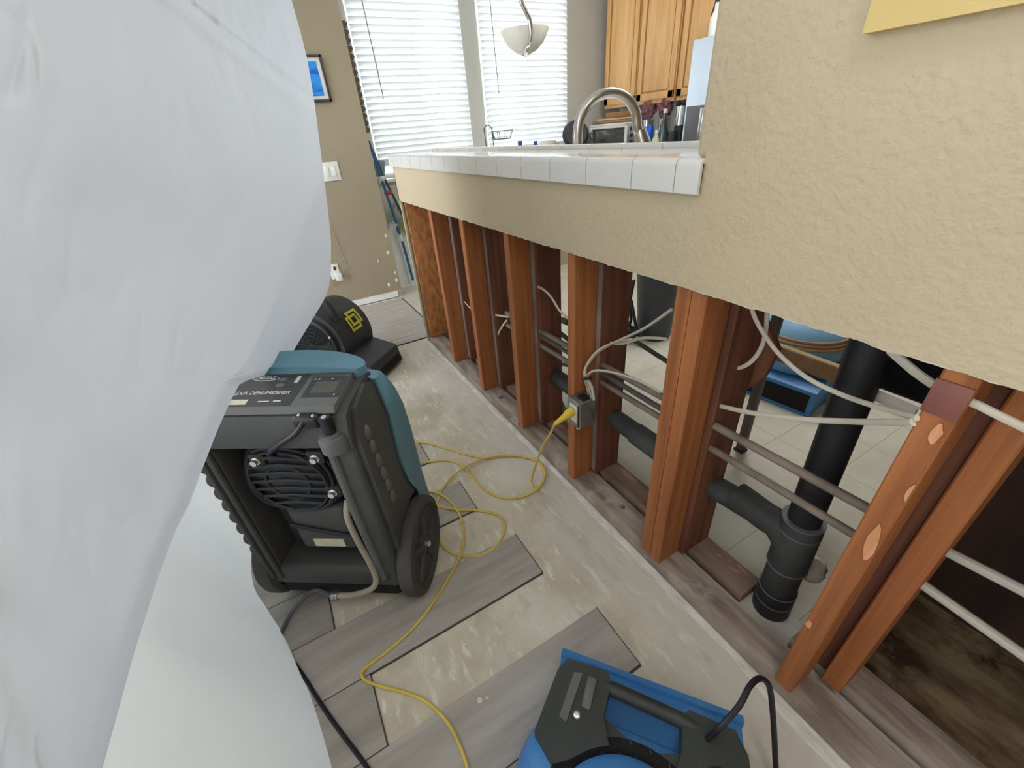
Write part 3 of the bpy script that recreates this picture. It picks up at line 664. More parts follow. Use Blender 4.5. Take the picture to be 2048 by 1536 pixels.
# pan, jar and other counter things. base height 0.92, placed along the right wall counter
def on(px, X, z=0.92):
    q = at(px, 262, X=X); return Vector((q.x, q.y, z))
c = on(1152, 2.86); pan = thing('frying_pan', 'black frying pan leaning upright on the counter by the window', 'pan', (c.x, c.y, 0.92))
bm = BM(); lathe(bm, [(0.10, 0.0), (0.125, 0.035), (0.129, 0.035), (0.106, -0.004), (0.0, -0.004)], (0, 0, 0), 'y', 30, close=False); o = obj('pan_body', bm, 'black', pan); o.location = (0, 0, 0.24); o.rotation_euler = (math.radians(-20), math.radians(15), math.radians(-35))
bm = BM(); tube(bm, [(0.03, -0.07, 0.115), (0.045, -0.085, 0.0)], 0.012, 10, 1.6); obj('handle', bm, 'black', pan)
c = on(1166, 3.1); pot = thing('glass_jar', 'glass jar with a wire clasp between the frying pan and the toaster oven', 'jar', (c.x + 0.02, c.y - 0.05, 0.92))
bm = BM(); lathe(bm, [(0.05, 0), (0.055, 0.02), (0.055, 0.17), (0.045, 0.2), (0.045, 0.21)], seg=20); obj('body', bm, 'glass_dark', pot)
bm = BM(); lathe(bm, [(0.05, 0.21), (0.05, 0.235), (0.02, 0.24)], seg=20); obj('lid', bm, 'chrome', pot)
XI = 3.25
c = on(1286, XI); bottle('tub', [(0.055, 0), (0.06, 0.02), (0.06, 0.19), (0.052, 0.21)], c, 'bottle_l', 'lavender plastic tub with a navy lid to the right of the faucet', 'tub', cap=[(0.062, 0.205), (0.062, 0.245), (0.05, 0.25)], capm='lid_p')
c = on(1299, 3.18); bottle('spray_can', [(0.03, 0), (0.034, 0.01), (0.034, 0.13)], c, 'plate', 'blue and silver can in front of the lavender tub', 'can', cap=[(0.0345, 0.13), (0.0345, 0.245), (0.026, 0.26)], capm='bottle_b')
c = on(1314, 3.16); bottle('bottle', [(0.036, 0), (0.038, 0.02), (0.036, 0.15), (0.016, 0.18), (0.014, 0.2)], c, 'bottle_c', 'short cream bottle between the blue can and the green wine bottle', cap=[(0.017, 0.195), (0.017, 0.22)], capm='plate')
c = on(1327, 3.2); bottle('wine_bottle', [(0.036, 0), (0.04, 0.02), (0.04, 0.2), (0.018, 0.29), (0.015, 0.345)], c, 'bottle_g', 'dark green wine bottle with a white stopper in the middle of the counter bottles', cap=[(0.017, 0.34), (0.018, 0.37)], capm='plate')
c = on(1340, 3.3); fp = thing('coffee_press', 'chrome and black coffee maker beside the refrigerator', 'coffee maker', c)
bm = BM(); lathe(bm, [(0.055, 0), (0.06, 0.02), (0.05, 0.2)], seg=20); obj('carafe', bm, 'glass_dark', fp)
bm = BM(); lathe(bm, [(0.045, 0), (0.045, 0.14)], (0.05, -0.06, 0.24), seg=18); obj('tank', bm, 'chrome', fp)
bm = BM(); box(bm, (0.02, -0.10, 0.0), (0.10, -0.02, 0.24), 0.006); obj('stand', bm, 'black', fp)
for dx in (-0.02, 0.03):
    bm = BM(); blob(bm, (0.05, -0.06 + dx * 1.4, 0.40), 0.026, sub=2); obj('knob', bm, 'black', fp)
bm = BM(); tube(bm, smooth_path([(0.06, 0, 0.19), (0.1, -0.02, 0.15), (0.1, -0.02, 0.07), (0.06, 0, 0.03)], 4), 0.008, 8); obj('handle', bm, 'black', fp)
for i, (px, lb) in enumerate(((1295, 'left glass jar of dark red dried pods under the oak cabinets'), (1327, 'right glass jar of dark red dried pods under the oak cabinets'))):
    c = on(px, 3.45); j = thing('storage_jar', lb, 'jar', c, 0, 'jars of red pods')
    bm = BM(); lathe(bm, [(0.05, 0), (0.055, 0.02), (0.05, 0.26), (0.055, 0.3)], seg=18); obj('jar_body', bm, 'chrome', j)
    bm = BM(); vs = blob(bm, (0, 0, 0.38), 0.062, (1, 1, 1.1), 0.7, 3, i * 3.0); obj('pods', bm, 'pink', j)
# wire stand, sill things
c = at(985, 292, Y=3.85); st = thing('wire_stand', 'thin wire fruit stand on the counter in front of the window mullion', 'stand', (c.x, 3.85, 0.92))
bm = BM(); pth = [(c.x - 0.05, 3.85, 0.925)]
for k in range(9):
    an = math.pi * (1 - k / 8); pth.append((c.x - 0.03 + 0.04 * math.cos(an), 3.85, 1.235 + 0.05 * math.sin(an)))
pth.append((c.x + 0.01, 3.85, 0.925)); tube(bm, smooth_path(pth, 3), 0.004, 6); wobj('upright', bm, 'frame_d', st)
bm = BM()
for zz, r in ((1.235, 0.10), (1.17, 0.075)):
    tube(bm, [(c.x + 0.11 + r * math.cos(a * math.pi / 12), 3.85 + r * math.sin(a * math.pi / 12), zz) for a in range(25)], 0.003, 6)
for k in range(8):
    a = k * math.pi / 4; tube(bm, [(c.x + 0.11 + 0.10 * math.cos(a), 3.85 + 0.1 * math.sin(a), 1.235), (c.x + 0.11 + 0.075 * math.cos(a), 3.85 + 0.075 * math.sin(a), 1.17)], 0.0025, 5)
tube(bm, [(c.x + 0.01, 3.85, 1.235), (c.x + 0.02, 3.85, 1.17)], 0.003, 5)
wobj('basket', bm, 'frame_d', st)
for px, lb in ((1040, 'left small blue square frame on the counter below the right window'), (1071, 'right small blue square frame on the counter below the right window')):
    c = at(px, 288, Y=3.95); bm = BM(); box(bm, (c.x - 0.022, 3.945, c.z - 0.02), (c.x + 0.022, 3.955, c.z + 0.024), 0.002); box(bm, (c.x - 0.004, 3.945, 0.921), (c.x + 0.004, 3.955, c.z - 0.018))
    t = tag(obj('small_frame', bm, 'frame_d'), lb, 'frame'); bm = BM(); box(bm, (c.x - 0.012, 3.942, c.z - 0.012), (c.x + 0.012, 3.946, c.z + 0.015)); obj('picture', bm, 'bottle_b', t)
c = at(1110, 290, Y=3.85); bm = BM(); blob(bm, (c.x, 3.85, 1.07), 0.05, (1, 1, 0.8)); lathe(bm, [(0.06, 0.921), (0.03, 0.95), (0.03, 1.0), (0.07, 1.05)], (c.x, 3.85, 0), seg=16); solo('mushroom_ornament', bm, 'ply_edge', 'small round tan ornament on the counter left of the frying pan', 'ornament')
c = at(1094, 283, Y=3.8); bm = BM(); lathe(bm, [(0.03, 0), (0.07, 0.05), (0.085, 0.10), (0.08, 0.10), (0.06, 0.05), (0.0, 0.015)], (c.x, 3.8, 0.92 + 0.1), seg=24, close=False); lathe(bm, [(0.05, 0), (0.03, 0.1)], (c.x, 3.8, 0.921), seg=16); solo('fruit_bowl', bm, 'plate', 'white footed bowl on the counter below the pendant lamp', 'bowl')

# pendant lamp
c = at(1050, 80, Y=2.6); pl = thing('pendant_lamp', 'frosted bowl pendant lamp hanging on a curved metal arm before the right window', 'lamp', (c.x, 2.6, 1.62))
tilt = Matrix.Rotation(math.radians(0), 3, 'X')
bm = BM(); lathe(bm, [(0.02, 1.60), (0.06, 1.615), (0.105, 1.65), (0.135, 1.70), (0.139, 1.712), (0.133, 1.712), (0.10, 1.66), (0.05, 1.625), (0.0, 1.615)], (c.x, 2.6, 0), seg=40, close=False); wobj('glass_bowl', bm, 'glassy', pl)
A_ = lambda px, py: at(px, py, Y=2.47)
bm = BM(); pth = [A_(1049, 99), A_(1054, 98), A_(1059, 88), A_(1062, 66), A_(1059, 40), A_(1050, 20), A_(1042, 0), A_(1041, -30), A_(1046, -60)]
pth = [Vector((c.x, 2.6, 1.595))] + pth[1:] + [Vector((c.x, 2.6, 2.1)), Vector((c.x, 2.6, 2.6))]
tube(bm, smooth_path(pth, 6), 0.0115, 12); wobj('curved_arm', bm, 'chrome', pl)

# ================================================================== right wall picture
pf = thing('picture_frame', 'yellow wooden picture frame on the right wall, only its lower corner in view', 'picture frame', (0.69, 0.05, 1.30))
XP = 0.694; yl = at(1724, 68, X=XP).y; zb = at(1724, 68, X=XP).z
yr = yl - 0.62; zt2 = zb + 0.55; w = 0.045
bm = BM()
prism(bm, [(yl, zb), (yl - w, zb + w), (yr + w, zb + w), (yr, zb)], XP, 0.7122, 'x', 0.003)
prism(bm, [(yl, zb), (yl, zt2), (yl - w, zt2 - w), (yl - w, zb + w)], XP, 0.7122, 'x', 0.003)
prism(bm, [(yr, zb), (yr + w, zb + w), (yr + w, zt2 - w), (yr, zt2)], XP, 0.7122, 'x', 0.003)
prism(bm, [(yl, zt2), (yr, zt2), (yr + w, zt2 - w), (yl - w, zt2 - w)], XP, 0.7122, 'x', 0.003)
wobj('frame_moulding', bm, 'frame_y', pf)
bm = BM(); box(bm, (0.704, yr + w - 0.003, zb + w - 0.003), (0.710, yl - w + 0.003, zt2 - w + 0.003)); wobj('picture_mat', bm, 'mat_white', pf, smooth=False)

# ================================================================== tan wall fittings
YT = 3.735
pf = thing('framed_print', 'blue abstract print in a dark frame on the tan wall, cut by the plastic sheet', 'picture', (0.5, YT, 1.5))
bm = BM(); x0, x1, z0, z1 = 0.26, 0.662, 1.50, 1.766
for lo, hi in (((x0, YT - 0.022, z0), (x1, YT, z0 + 0.016)), ((x0, YT - 0.022, z1 - 0.016), (x1, YT, z1)), ((x0, YT - 0.022, z0), (x0 + 0.016, YT, z1)), ((x1 - 0.016, YT - 0.022, z0), (x1, YT, z1))): box(bm, lo, hi, 0.002)
wobj('frame_moulding', bm, 'frame_d', pf)
bm = BM(); box(bm, (x0 + 0.014, YT - 0.010, z0 + 0.014), (x1 - 0.014, YT - 0.004, z1 - 0.014)); wobj('picture_mat', bm, 'mat_white', pf, smooth=False)
bm = BM(); box(bm, (x0 + 0.04, YT - 0.012, z0 + 0.036), (x1 - 0.042, YT - 0.009, z1 - 0.036)); wobj('print', bm, 'art_blue', pf, smooth=False)
sw = thing('light_switch', 'white double rocker switch plate on the tan wall at the sheet edge', 'switch', (0.52, YT, 1.07))
bm = BM(); box(bm, (0.462, YT - 0.007, 1.005), (0.590, YT + 0.006, 1.132), 0.003); wobj('cover_plate', bm, 'plate', sw)
for x in (0.498, 0.548):
    bm = BM(); box(bm, (x - 0.014, YT - 0.012, 1.035), (x + 0.014, YT - 0.006, 1.102), 0.002); wobj('rocker', bm, 'white', sw)
c = at(672, 545, Y=YT)
ow = thing('wall_outlet', 'white wall outlet with a plugged-in adapter low on the tan wall', 'outlet', (c.x, YT, 0.3))
bm = BM(); box(bm, (c.x - 0.045, YT - 0.006, c.z - 0.05), (c.x + 0.03, YT + 0.006, c.z + 0.07), 0.003); wobj('cover_plate', bm, 'plate', ow)
bm = BM(); box(bm, (c.x - 0.015, YT - 0.05, c.z - 0.065), (c.x + 0.035, YT - 0.006, c.z + 0.0), 0.008); wobj('adapter', bm, 'white', ow)
bm = BM(); box(bm, (c.x - 0.012, YT - 0.008, c.z + 0.02), (c.x + 0.008, YT - 0.0055, c.z + 0.05), 0.001); wobj('socket', bm, 'frame_d', ow)
bm = BM(); tube(bm, smooth_path([at(662, 455, Y=3.733), at(676, 490, Y=3.732), at(690, 525, Y=3.732), at(701, 560, Y=3.732)], 5), 0.0022, 6)
solo('thin_cable', bm, 'wall_tan', 'thin tan cable running down the tan wall beside the outlet', 'cable')
for k, (px, py, r) in enumerate(((756, 522, .008), (778, 570, .012), (793, 560, .012), (772, 472, .01), (776, 505, .012), (790, 545, .009))):
    c = at(px, py, Y=3.738); bm = BM(); blob(bm, (c.x, 3.739, c.z), r, (1, 0.25, 1.4), 0.6, 2, k * 2.0)
    obj('torn_paint', bm, 'gypsum', wall_back_)
# poles in the gap between the tan wall and the half wall
YP = 3.93
mp_ = thing('broom', 'blue-handled broom leaning in the gap at the end of the half wall', 'broom', at(808, 495, Y=YP))
a_, b_ = at(740, 290, Y=YP), at(793, 447, Y=YP)
bm = BM(); tube(bm, [a_, b_], 0.011, 10); wobj('handle', bm, 'pole_b', mp_)
bm = BM(); c = at(797, 460, Y=YP); blob(bm, c, 0.018, (1, 1, 2.2)); wobj('grip', bm, 'pole_b', mp_)
bm = BM(); tube(bm, [at(800, 470, Y=YP), at(804, 482, Y=YP)], 0.014, 10); wobj('collar', bm, 'white', mp_)
bm = BM(); tube(bm, [at(804, 482, Y=YP), at(809, 497, Y=YP), at(826, 560, Y=YP)], 0.012, 10); wobj('lower_pole', bm, 'pole_b', mp_)
bm = BM(); c = at(764, 357, Y=YP); blob(bm, c, 0.026, (1.1, 0.8, 0.8)); wobj('pole_clip', bm, 'white', mp_)
bm = BM(); tube(bm, [at(737, 282, Y=4.0), at(768, 355, Y=4.0), at(815, 450, Y=4.0)], 0.011, 10)
mg = thing('mop', 'dark green pole of a mop crossing behind the blue broom handle', 'mop', at(815, 450, Y=4.0)); wobj('handle', bm, 'pole_g', mg)
bm = BM(); c = at(812, 452, Y=3.95); blob(bm, c + Vector((0.03, 0, 0)), 0.07, (1, 0.8, 0.9), 0.5, 3, 4.0); wobj('mop_head', bm, 'mop', mg)
bm = BM(); c = at(803, 418, Y=4.05); blob(bm, c + Vector((0.03, 0, -0.02)), 0.11, (0.75, 0.5, 1.25), 0.35, 4, 8.0); bgt = solo('plastic_bag', bm, 'bag', 'crumpled white plastic bag hanging behind the two poles', 'bag')
bm = BM(); c = at(776, 386, Y=3.97); blob(bm, c, 0.026, (1.4, 0.3, 0.7), 0.4, 2, 2.0); solo('red_tag', bm, 'red', 'small red tag at the top of the white plastic bag', 'tag')
bm = BM(); prism(bm, [(0.90, 0), (1.06, 0), (1.08, 0.42), (1.0, 0.60), (0.93, 0.57), (0.885, 0.42)], 3.98, 4.08, 'y', 0.02, 3); solo('storage_tub', bm, 'white', 'tall white plastic container standing on the tile behind the half wall end', 'container')
bm = BM(); c = at(762, 325, Y=4.08); box(bm, (0.93, 4.05, 0.97), (1.02, 4.09, 1.10), 0.008, rot=Matrix.Rotation(0.2, 3, 'Y')); solo('spray_bottle', bm, 'sill_glass', 'blue-grey bottle on the window sill behind the crossing poles', 'bottle')

# ================================================================== pipes in the wall
def z_of(px, py, X): return at(px, py, X=X).z
XPp = 0.831
for nm, pa, pb in (('upper', (1405, 838), (1728, 1013)), ('lower', (1395, 880), (1698, 1063))):
    za = z_of(*pa, XPp); ya = at(*pa, X=XPp).y; zb_ = z_of(*pb, XPp); yb_ = at(*pb, X=XPp).y
    sl = (zb_ - za) / (yb_ - ya)
    bm = BM(); P_ = [(XPp, y, za + sl * (y - ya)) for y in (1.62, 1.0, 0.5, 0.15, 0.131)]
    tube(bm, P_, 0.0105 if nm == 'upper' else 0.0095, 12)
    t = solo('water_pipe', bm, 'copper', '%s of the two brown metal water pipes crossing the nearest stud bay' % nm, 'pipe', None)
    y3 = 0.098; z3 = za + sl * (y3 - ya)
    pr = (1892, 1102) if nm == 'upper' else (1842, 1167); pq = (2048, 1182) if nm == 'upper' else (2048, 1311)
    Xq = 0.885; q0 = at(*pr, X=Xq); q1 = at(*pq, X=Xq)
    bm = BM(); q2 = q1 + (q1 - q0) * 6
    tube(bm, [q0 + (q0 - q1) * 0.15, q0, q1, q2], 0.0095, 10)
    solo('water_tube', bm, 'pex', '%s of two white water tubes in the dark cabinet at the far right' % nm, 'tube')
# extra pipes further back in the middle bays
def world_tube(name, pts, X, r, m, label, cat, n=6, seg=10, flat=1.0, group=None):
    P_ = [at(p[0], p[1], X=(p[2] if len(p) > 2 else X)) for p in pts]
    bm = BM(); tube(bm, smooth_path(P_, n) if len(P_) > 2 else P_, r, seg, flat); return solo(name, bm, m, label, cat, group)
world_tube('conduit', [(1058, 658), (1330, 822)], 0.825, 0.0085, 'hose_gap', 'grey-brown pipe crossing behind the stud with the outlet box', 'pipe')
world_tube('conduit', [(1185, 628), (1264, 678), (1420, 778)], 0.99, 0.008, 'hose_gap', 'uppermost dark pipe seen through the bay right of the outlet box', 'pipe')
# black drain: vertical stack, wye, horizontal arm
dp = thing('drain_pipe', 'thick black plastic drain stack with a branch standing in the nearest bay', 'pipe', (0.915, 0.262, 0))
V0 = Vector((0.912, 0.262, 0.0)); V1 = Vector((0.925, 0.292, 0.93))
bm = BM(); tube(bm, [V0.lerp(V1, 0.38), V0.lerp(V1, 0.7), V1], 0.036, 28); wobj('stack', bm, 'abs', dp)
def fitting(z0, z1, r, m='abs_dusty', nm='coupling'):
    a = V0.lerp(V1, z0 / 0.93); b = V0.lerp(V1, z1 / 0.93); bm = BM(); L_ = (b - a)
    tube(bm, [a, a.lerp(b, 0.06), a.lerp(b, 0.94), b], [r * 0.97, r, r, r * 0.97], 28); return wobj(nm, bm, m, dp)
fitting(0.0, 0.10, 0.047, 'abs', 'floor_coupling'); fitting(0.09, 0.20, 0.043); fitting(0.19, 0.36, 0.047, 'abs_dusty', 'wye_body')
for zz, rr in ((0.095, 0.0475), (0.195, 0.0485), (0.36, 0.0475), (0.325, 0.0478), (0.05, 0.0478)):
    a = V0.lerp(V1, zz / 0.93); bm = BM(); tube(bm, [a, a + Vector((0, 0, 0.004))], rr, 28); wobj('glue_ring', bm, 'abs_ring', dp)
ax = 0.90
h0 = at(1402, 958, X=ax); h1 = at(1530, 1032, X=ax); 
bm = BM(); P_ = [Vector((ax, 1.36, h0.z - 0.006)), Vector((ax, 0.60, h0.z)), h0, h0.lerp(h1, 0.6), h1]; tube(bm, P_, 0.035, 24); wobj('horizontal_arm', bm, 'abs_dusty', dp)
bm = BM(); V2 = V0.lerp(V1, 0.25 / 0.93)
tube(bm, smooth_path([h1 + Vector((0, 0.045, 0.003)), h1, h1.lerp(V2, 0.45) + Vector((0, 0, 0.02)), V2], 5), 0.039, 24); wobj('elbow', bm, 'abs_dusty', dp)
bm = BM(); tube(bm, [h1 + Vector((0, 0.085, 0.004)), h1 + Vector((0, 0.04, 0.002))], 0.0395, 24); wobj('coupling', bm, 'abs_dusty', dp)
c0 = at(1300, 858, X=ax); bm = BM(); tube(bm, [Vector((ax, c0.y + 0.06, h0.z - 0.004)), Vector((ax, c0.y - 0.09, h0.z - 0.002))], 0.0395, 24); wobj('coupling', bm, 'abs_dusty', dp)
bm = BM(); blob(bm, (0.985, 0.235, 0.16), 0.035, (0.8, 1, 1.3), 0.2); wobj('cleanout_plug', bm, 'label', dp)
# black drain hose with elbow in the bay left of the outlet box
dh = thing('drain_trap', 'grey drain hose with a curved top standing left of the outlet box', 'pipe', at(1125, 790, X=0.99))
P_ = [at(*p, X=0.99) for p in ((1136, 645), (1118, 640), (1108, 655), (1112, 700), (1113, 760), (1119, 800), (1138, 838), (1165, 870))]
bm = BM(); tube(bm, smooth_path(P_, 6), 0.014, 14); wobj('hose', bm, 'hose_dark', dh)
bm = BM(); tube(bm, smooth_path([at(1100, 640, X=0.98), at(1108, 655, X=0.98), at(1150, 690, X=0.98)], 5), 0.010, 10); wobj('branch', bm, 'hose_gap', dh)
for py in (727, 815):
    bm = BM(); tube(bm, [at(1116, py, X=0.99), at(1150, py + 6, X=0.99)], 0.009, 10); wobj('side_port', bm, 'hose_dark', dh)

# ================================================================== cables
def cable(pts, X, label, r=0.0052, flat=0.62, m='romex'):
    return world_tube('electrical_cable', pts, X, r, m, label, 'cable', 7, 10, flat, 'white electrical cables in the wall')
cable([(1050, 571), (1068, 572), (1085, 578), (1102, 594), (1120, 622), (1140, 640)], 0.826, 'white cable dropping between the third front stud and the outlet stud')
cable([(972, 627), (990, 630), (1018, 634)], 0.826, 'short level white cable in the third bay from the far end')
cable([(1014, 640), (1000, 660), (988, 690)], 0.830, 'short slanting white cable below the level one in the third bay')
cable([(905, 560), (914, 580), (926, 600), (942, 618)], 0.826, 'thin white cable in the second bay from the far end', r=0.004)
cable([(1188, 800, 0.755), (1184, 775, 0.755), (1171, 748, 0.75), (1175, 728, 0.76), (1198, 700, 0.80), (1240, 680, 0.82), (1290, 656, 0.825), (1345, 618, 0.83)], None, 'long white cable rising from the outlet box to the doubled stud')
cable([(1180, 800, 0.765), (1176, 780, 0.765), (1169, 752, 0.755), (1172, 735, 0.765), (1195, 706, 0.81), (1228, 686, 0.825), (1265, 678, 0.828)], None, 'second white cable curling out of the outlet box just under the long rising one', r=0.0046)
cable([(1186, 802, 0.76), (1178, 770, 0.76), (1176, 750, 0.76), (1195, 741, 0.79), (1238, 748, 0.82), (1282, 764, 0.826), (1322, 786, 0.83)], None, 'white cable from the outlet box sloping down to the doubled stud')
cable([(1188, 668), (1210, 680), (1240, 688), (1285, 676), (1335, 678)], 0.86, 'white cable wandering behind the outlet stud toward the doubled stud', r=0.0046)
cable([(1432, 718), (1450, 728), (1475, 736), (1500, 725), (1520, 700), (1531, 665), (1534, 620)], 0.87, 'white cable looping up beside the brown steel post')
cable([(1502, 612), (1512, 640), (1532, 674), (1562, 712), (1615, 756), (1690, 792, 0.83), (1770, 818, 0.78), (1834, 836, 0.722)], 0.84, 'long white cable sagging from the wall edge to the nearest stud')
cable([(1412, 806), (1440, 812), (1505, 826), (1600, 838), (1700, 843, 0.82), (1826, 845, 0.722)], 0.835, 'nearly level white cable crossing the nearest stud bay', r=0.0062)
cable([(1780, 700), (1800, 718), (1832, 745), (1868, 770)], 0.80, 'short white cable entering the top of the nearest stud', r=0.0075)
cable([(1448, 634), (1462, 622), (1478, 604)], 0.84, 'stub of white cable under the wall edge right of the doubled stud')
cable([(1938, 803), (1960, 812), (2000, 832), (2075, 868)], 0.74, 'white cable leaving the right side of the nearest stud', r=0.0062)
bm = BM(); q0, q1 = at(1750, 790, X=0.945), at(1832, 825, X=0.945); R0 = (q1 - q0)
tube(bm, [q0, q1], 0.013, 4, 0.5); solo('wood_shim', bm, 'gypsum', 'pale scrap strip under the black sink bowl behind the drain stack', 'strip')
bm = BM(); tube(bm, [at(1170, 757, X=0.744), at(1181, 756, X=0.744)], 0.006, 8); solo('cable_tie', bm, 'black', 'thin black tie around the cables above the outlet box', 'tie')

# ================================================================== electrical box and plug
c = at(1160, 833, X=0.725)
bx = thing('outlet_box', 'galvanised metal outlet box screwed to the front stud, yellow cord plugged in', 'outlet', (0.73, 0.92, 0.4))
Yb0, Yb1 = 0.893, 0.955; zb0, zb1 = 0.338, 0.438
ZB = z_of(1160, 833, 0.70)
bx_y1 = 0.9535; bx_y0 = bx_y1 - 0.056
zc = at(1175, 833, X=0.725).z
bm = BM(); box(bm, (0.703, 0.8905, zc - 0.052), (0.765, 0.9545, zc + 0.052), 0.004); 
box(bm, (0.700, 0.8885, zc - 0.053), (0.7045, 0.962, zc + 0.053), 0.0015); wobj('box_shell', bm, 'steel', bx)
bm = BM(); box(bm, (0.6965, 0.906, zc - 0.034), (0.7005, 0.944, zc + 0.034), 0.002); rc = wobj('receptacle', bm, 'plate', bx)
bm = BM(); box(bm, (0.6985, 0.8955, zc - 0.047), (0.7005, 0.9, zc + 0.047)); wobj('dark_slot', bm, 'void', bx)
for dz in (-0.05, 0.05):
    for yy in (0.898, 0.950):
        bm = BM(); lathe(bm, [(0.004, 0.694), (0.004, 0.700)], (0, yy, zc + dz), 'x', 10); wobj('screw', bm, 'screw', bx)
bm = BM(); box(bm, (0.72, 0.90, zc + 0.052), (0.75, 0.935, zc + 0.058), 0.002); wobj('cable_clamp', bm, 'void', bx)

# ================================================================== yellow extension cord
def floorpts(L_, z=0.0052): return [at(px, py, z=(z if len(r) == 0 else r[0])) for px, py, *r in L_]
plug0 = Vector((0.697, 0.925, zc + 0.012))
yc = thing('extension_cord', 'yellow extension cord coiled on the slab and plugged into the wall box', 'cord', (0.5, 0.9, 0))
plug1 = plug0 + Vector((-0.050, 0.006, -0.024))
bm = BM(); tube(bm, [plug0, plug0.lerp(plug1, 0.45), plug0.lerp(plug1, 0.55), plug1, plug1 + (plug1 - plug0) * 0.45], [0.0165, 0.0165, 0.0125, 0.0095, 0.006], 12); wobj('plug', bm, 'yellow_plug', yc)
pe = plug1 + (plug1 - plug0) * 0.4
drop = [pe, at(1100, 868, X=0.625), at(1082, 900, X=0.61), at(1070, 935, X=0.60)]
loop = floorpts([(1063, 962), (1070, 980), (1083, 972), (1088, 952), (1080, 930), (1060, 917), (1020, 912), (975, 916), (935, 910), (890, 896), (850, 886), (820, 886), (800, 905), (818, 930), (850, 925), (895, 921), (925, 932), (945, 955), (970, 980), (1005, 996), (1045, 993), (1078, 974, 0.012), (1090, 945, 0.012), (1072, 921, 0.014), (1030, 911, 0.012), (985, 913, 0.014), (945, 926, 0.012), (908, 950, 0.012), (882, 985), (872, 1025), (873, 1065), (888, 1094), (915, 1110), (950, 1112), (982, 1100), (1005, 1072), (1008, 1045), (990, 1028), (955, 1021), (912, 1019, 0.014), (875, 1012), (850, 1000), (852, 985), (872, 985, 0.014), (900, 1002, 0.014), (920, 1032, 0.014), (928, 1070), (922, 1105, 0.013), (905, 1142, 0.009), (870, 1200, 0.009), (830, 1252, 0.009), (780, 1298, 0.009), (738, 1330, 0.010), (724, 1345, 0.012), (730, 1360, 0.012), (760, 1372, 0.007), (810, 1385), (855, 1405), (895, 1445, 0.009), (918, 1488, 0.010), (935, 1536, 0.010), (950, 1600, 0.010), (955, 1680, 0.010)])
bm = BM(); tube(bm, smooth_path(drop + loop, 7), 0.0044, 10); wobj('cord', bm, 'yellow', yc)

# ================================================================== loose vinyl planks on the slab
def plank(xr, y0, y1, label, m='vinyl', z=0.0, L_=1.25, notch=None, tilt=0.0):
    b = BM(); box(b, (xr - L_, y0 + 0.0015, z + 0.0006), (xr, y1 - 0.0015, z + 0.0052), 0.0007, 1)
    o = solo('vinyl_plank', b, m, label, 'plank', 'grey vinyl planks left on the slab', smooth=False)
    e = BM(); box(e, (xr - L_, y0 - 0.0035, z + 0.0004), (xr + 0.0012, y0 + 0.0015, z + 0.0030)); box(e, (xr, y0, z + 0.0004), (xr + 0.003, y1, z + 0.003))
    obj('locking_edge', e, 'plank_edge', o, smooth=False)
    return o
rows = [(-0.016, 0.164, 0.10, 'grey plank at the very bottom, mostly under the blue air mover'),
        (0.164, 0.344, 0.34, 'grey plank just in front of the blue air mover row'),
        (0.344, 0.526, 0.484, 'grey plank whose square corner points at the blue air mover back edge'),
        (0.526, 0.706, -0.150, 'short-reaching grey plank at the lower left beside the bare concrete strip'),
        (0.706, 0.886, 0.412, 'grey plank crossed by the yellow cord, right of the dehumidifier wheel'),
        (0.886, 1.066, -0.215, 'grey plank under the left side of the dehumidifier by the pale concrete square'),
        (1.066, 1.246, 0.346, 'grey plank with its corner inside the yellow cord loops'),
        (1.246, 1.426, -0.20, 'grey plank hidden behind the dehumidifier body'),
        (1.426, 1.606, 0.286, 'grey plank with a small corner peeking out beyond the dehumidifier shell')]
for i, (y0, y1, xr, lb) in enumerate(rows): plank(xr, y0, y1, lb, 'vinyl' if i % 2 else 'vinyl2')

# ================================================================== dehumidifier
dz_rot = math.atan2(-0.5592, 0.8290)
dh = thing('dehumidifier', 'large grey and slate-blue portable dehumidifier on two wheels beside the plastic sheet', 'dehumidifier', (-0.0924, 1.0380, 0.0), dz_rot)
# rear frame (hollow back)
bm = BM()
box(bm, (0.145, -0.13, 0.14), (0.205, 0.03, 0.70), 0.014, 3)
box(bm, (-0.205, -0.13, 0.14), (-0.15, 0.03, 0.70), 0.014, 3)
box(bm, (-0.2, -0.13, 0.12), (0.2, 0.03, 0.205), 0.018, 3)
prism(bm, [(-0.13, 0.655), (-0.13, 0.70), (-0.118, 0.735), (-0.09, 0.748), (0.02, 0.762), (0.04, 0.755), (0.04, 0.655)], -0.205, 0.205, 'x', 0.010, 3)
box(bm, (-0.19, -0.035, 0.15), (0.19, 0.05, 0.70))
obj('rear_frame', bm, 'grey', dh)
# side cheek that follows the blue shell
bm = BM()
prism(bm, [(-0.10, 0.14), (-0.115, 0.66), (-0.09, 0.735), (-0.02, 0.757), (0.025, 0.735), (0.045, 0.62), (0.035, 0.47), (0.05, 0.37), (0.085, 0.30), (0.03, 0.315), (-0.04, 0.30), (-0.08, 0.25)], 0.195, 0.216, 'x', 0.007, 3)
obj('side_cheek', bm, 'grey', dh)
for k in range(6):
    z = 0.655 - k * 0.047; b = -0.075 + 0.004 * k
    bm = BM(); blob(bm, (0.213, b, z), 0.017, (0.6, 0.8, 1.3), sub=3); obj('vent_bump', bm, 'grey_l', dh)
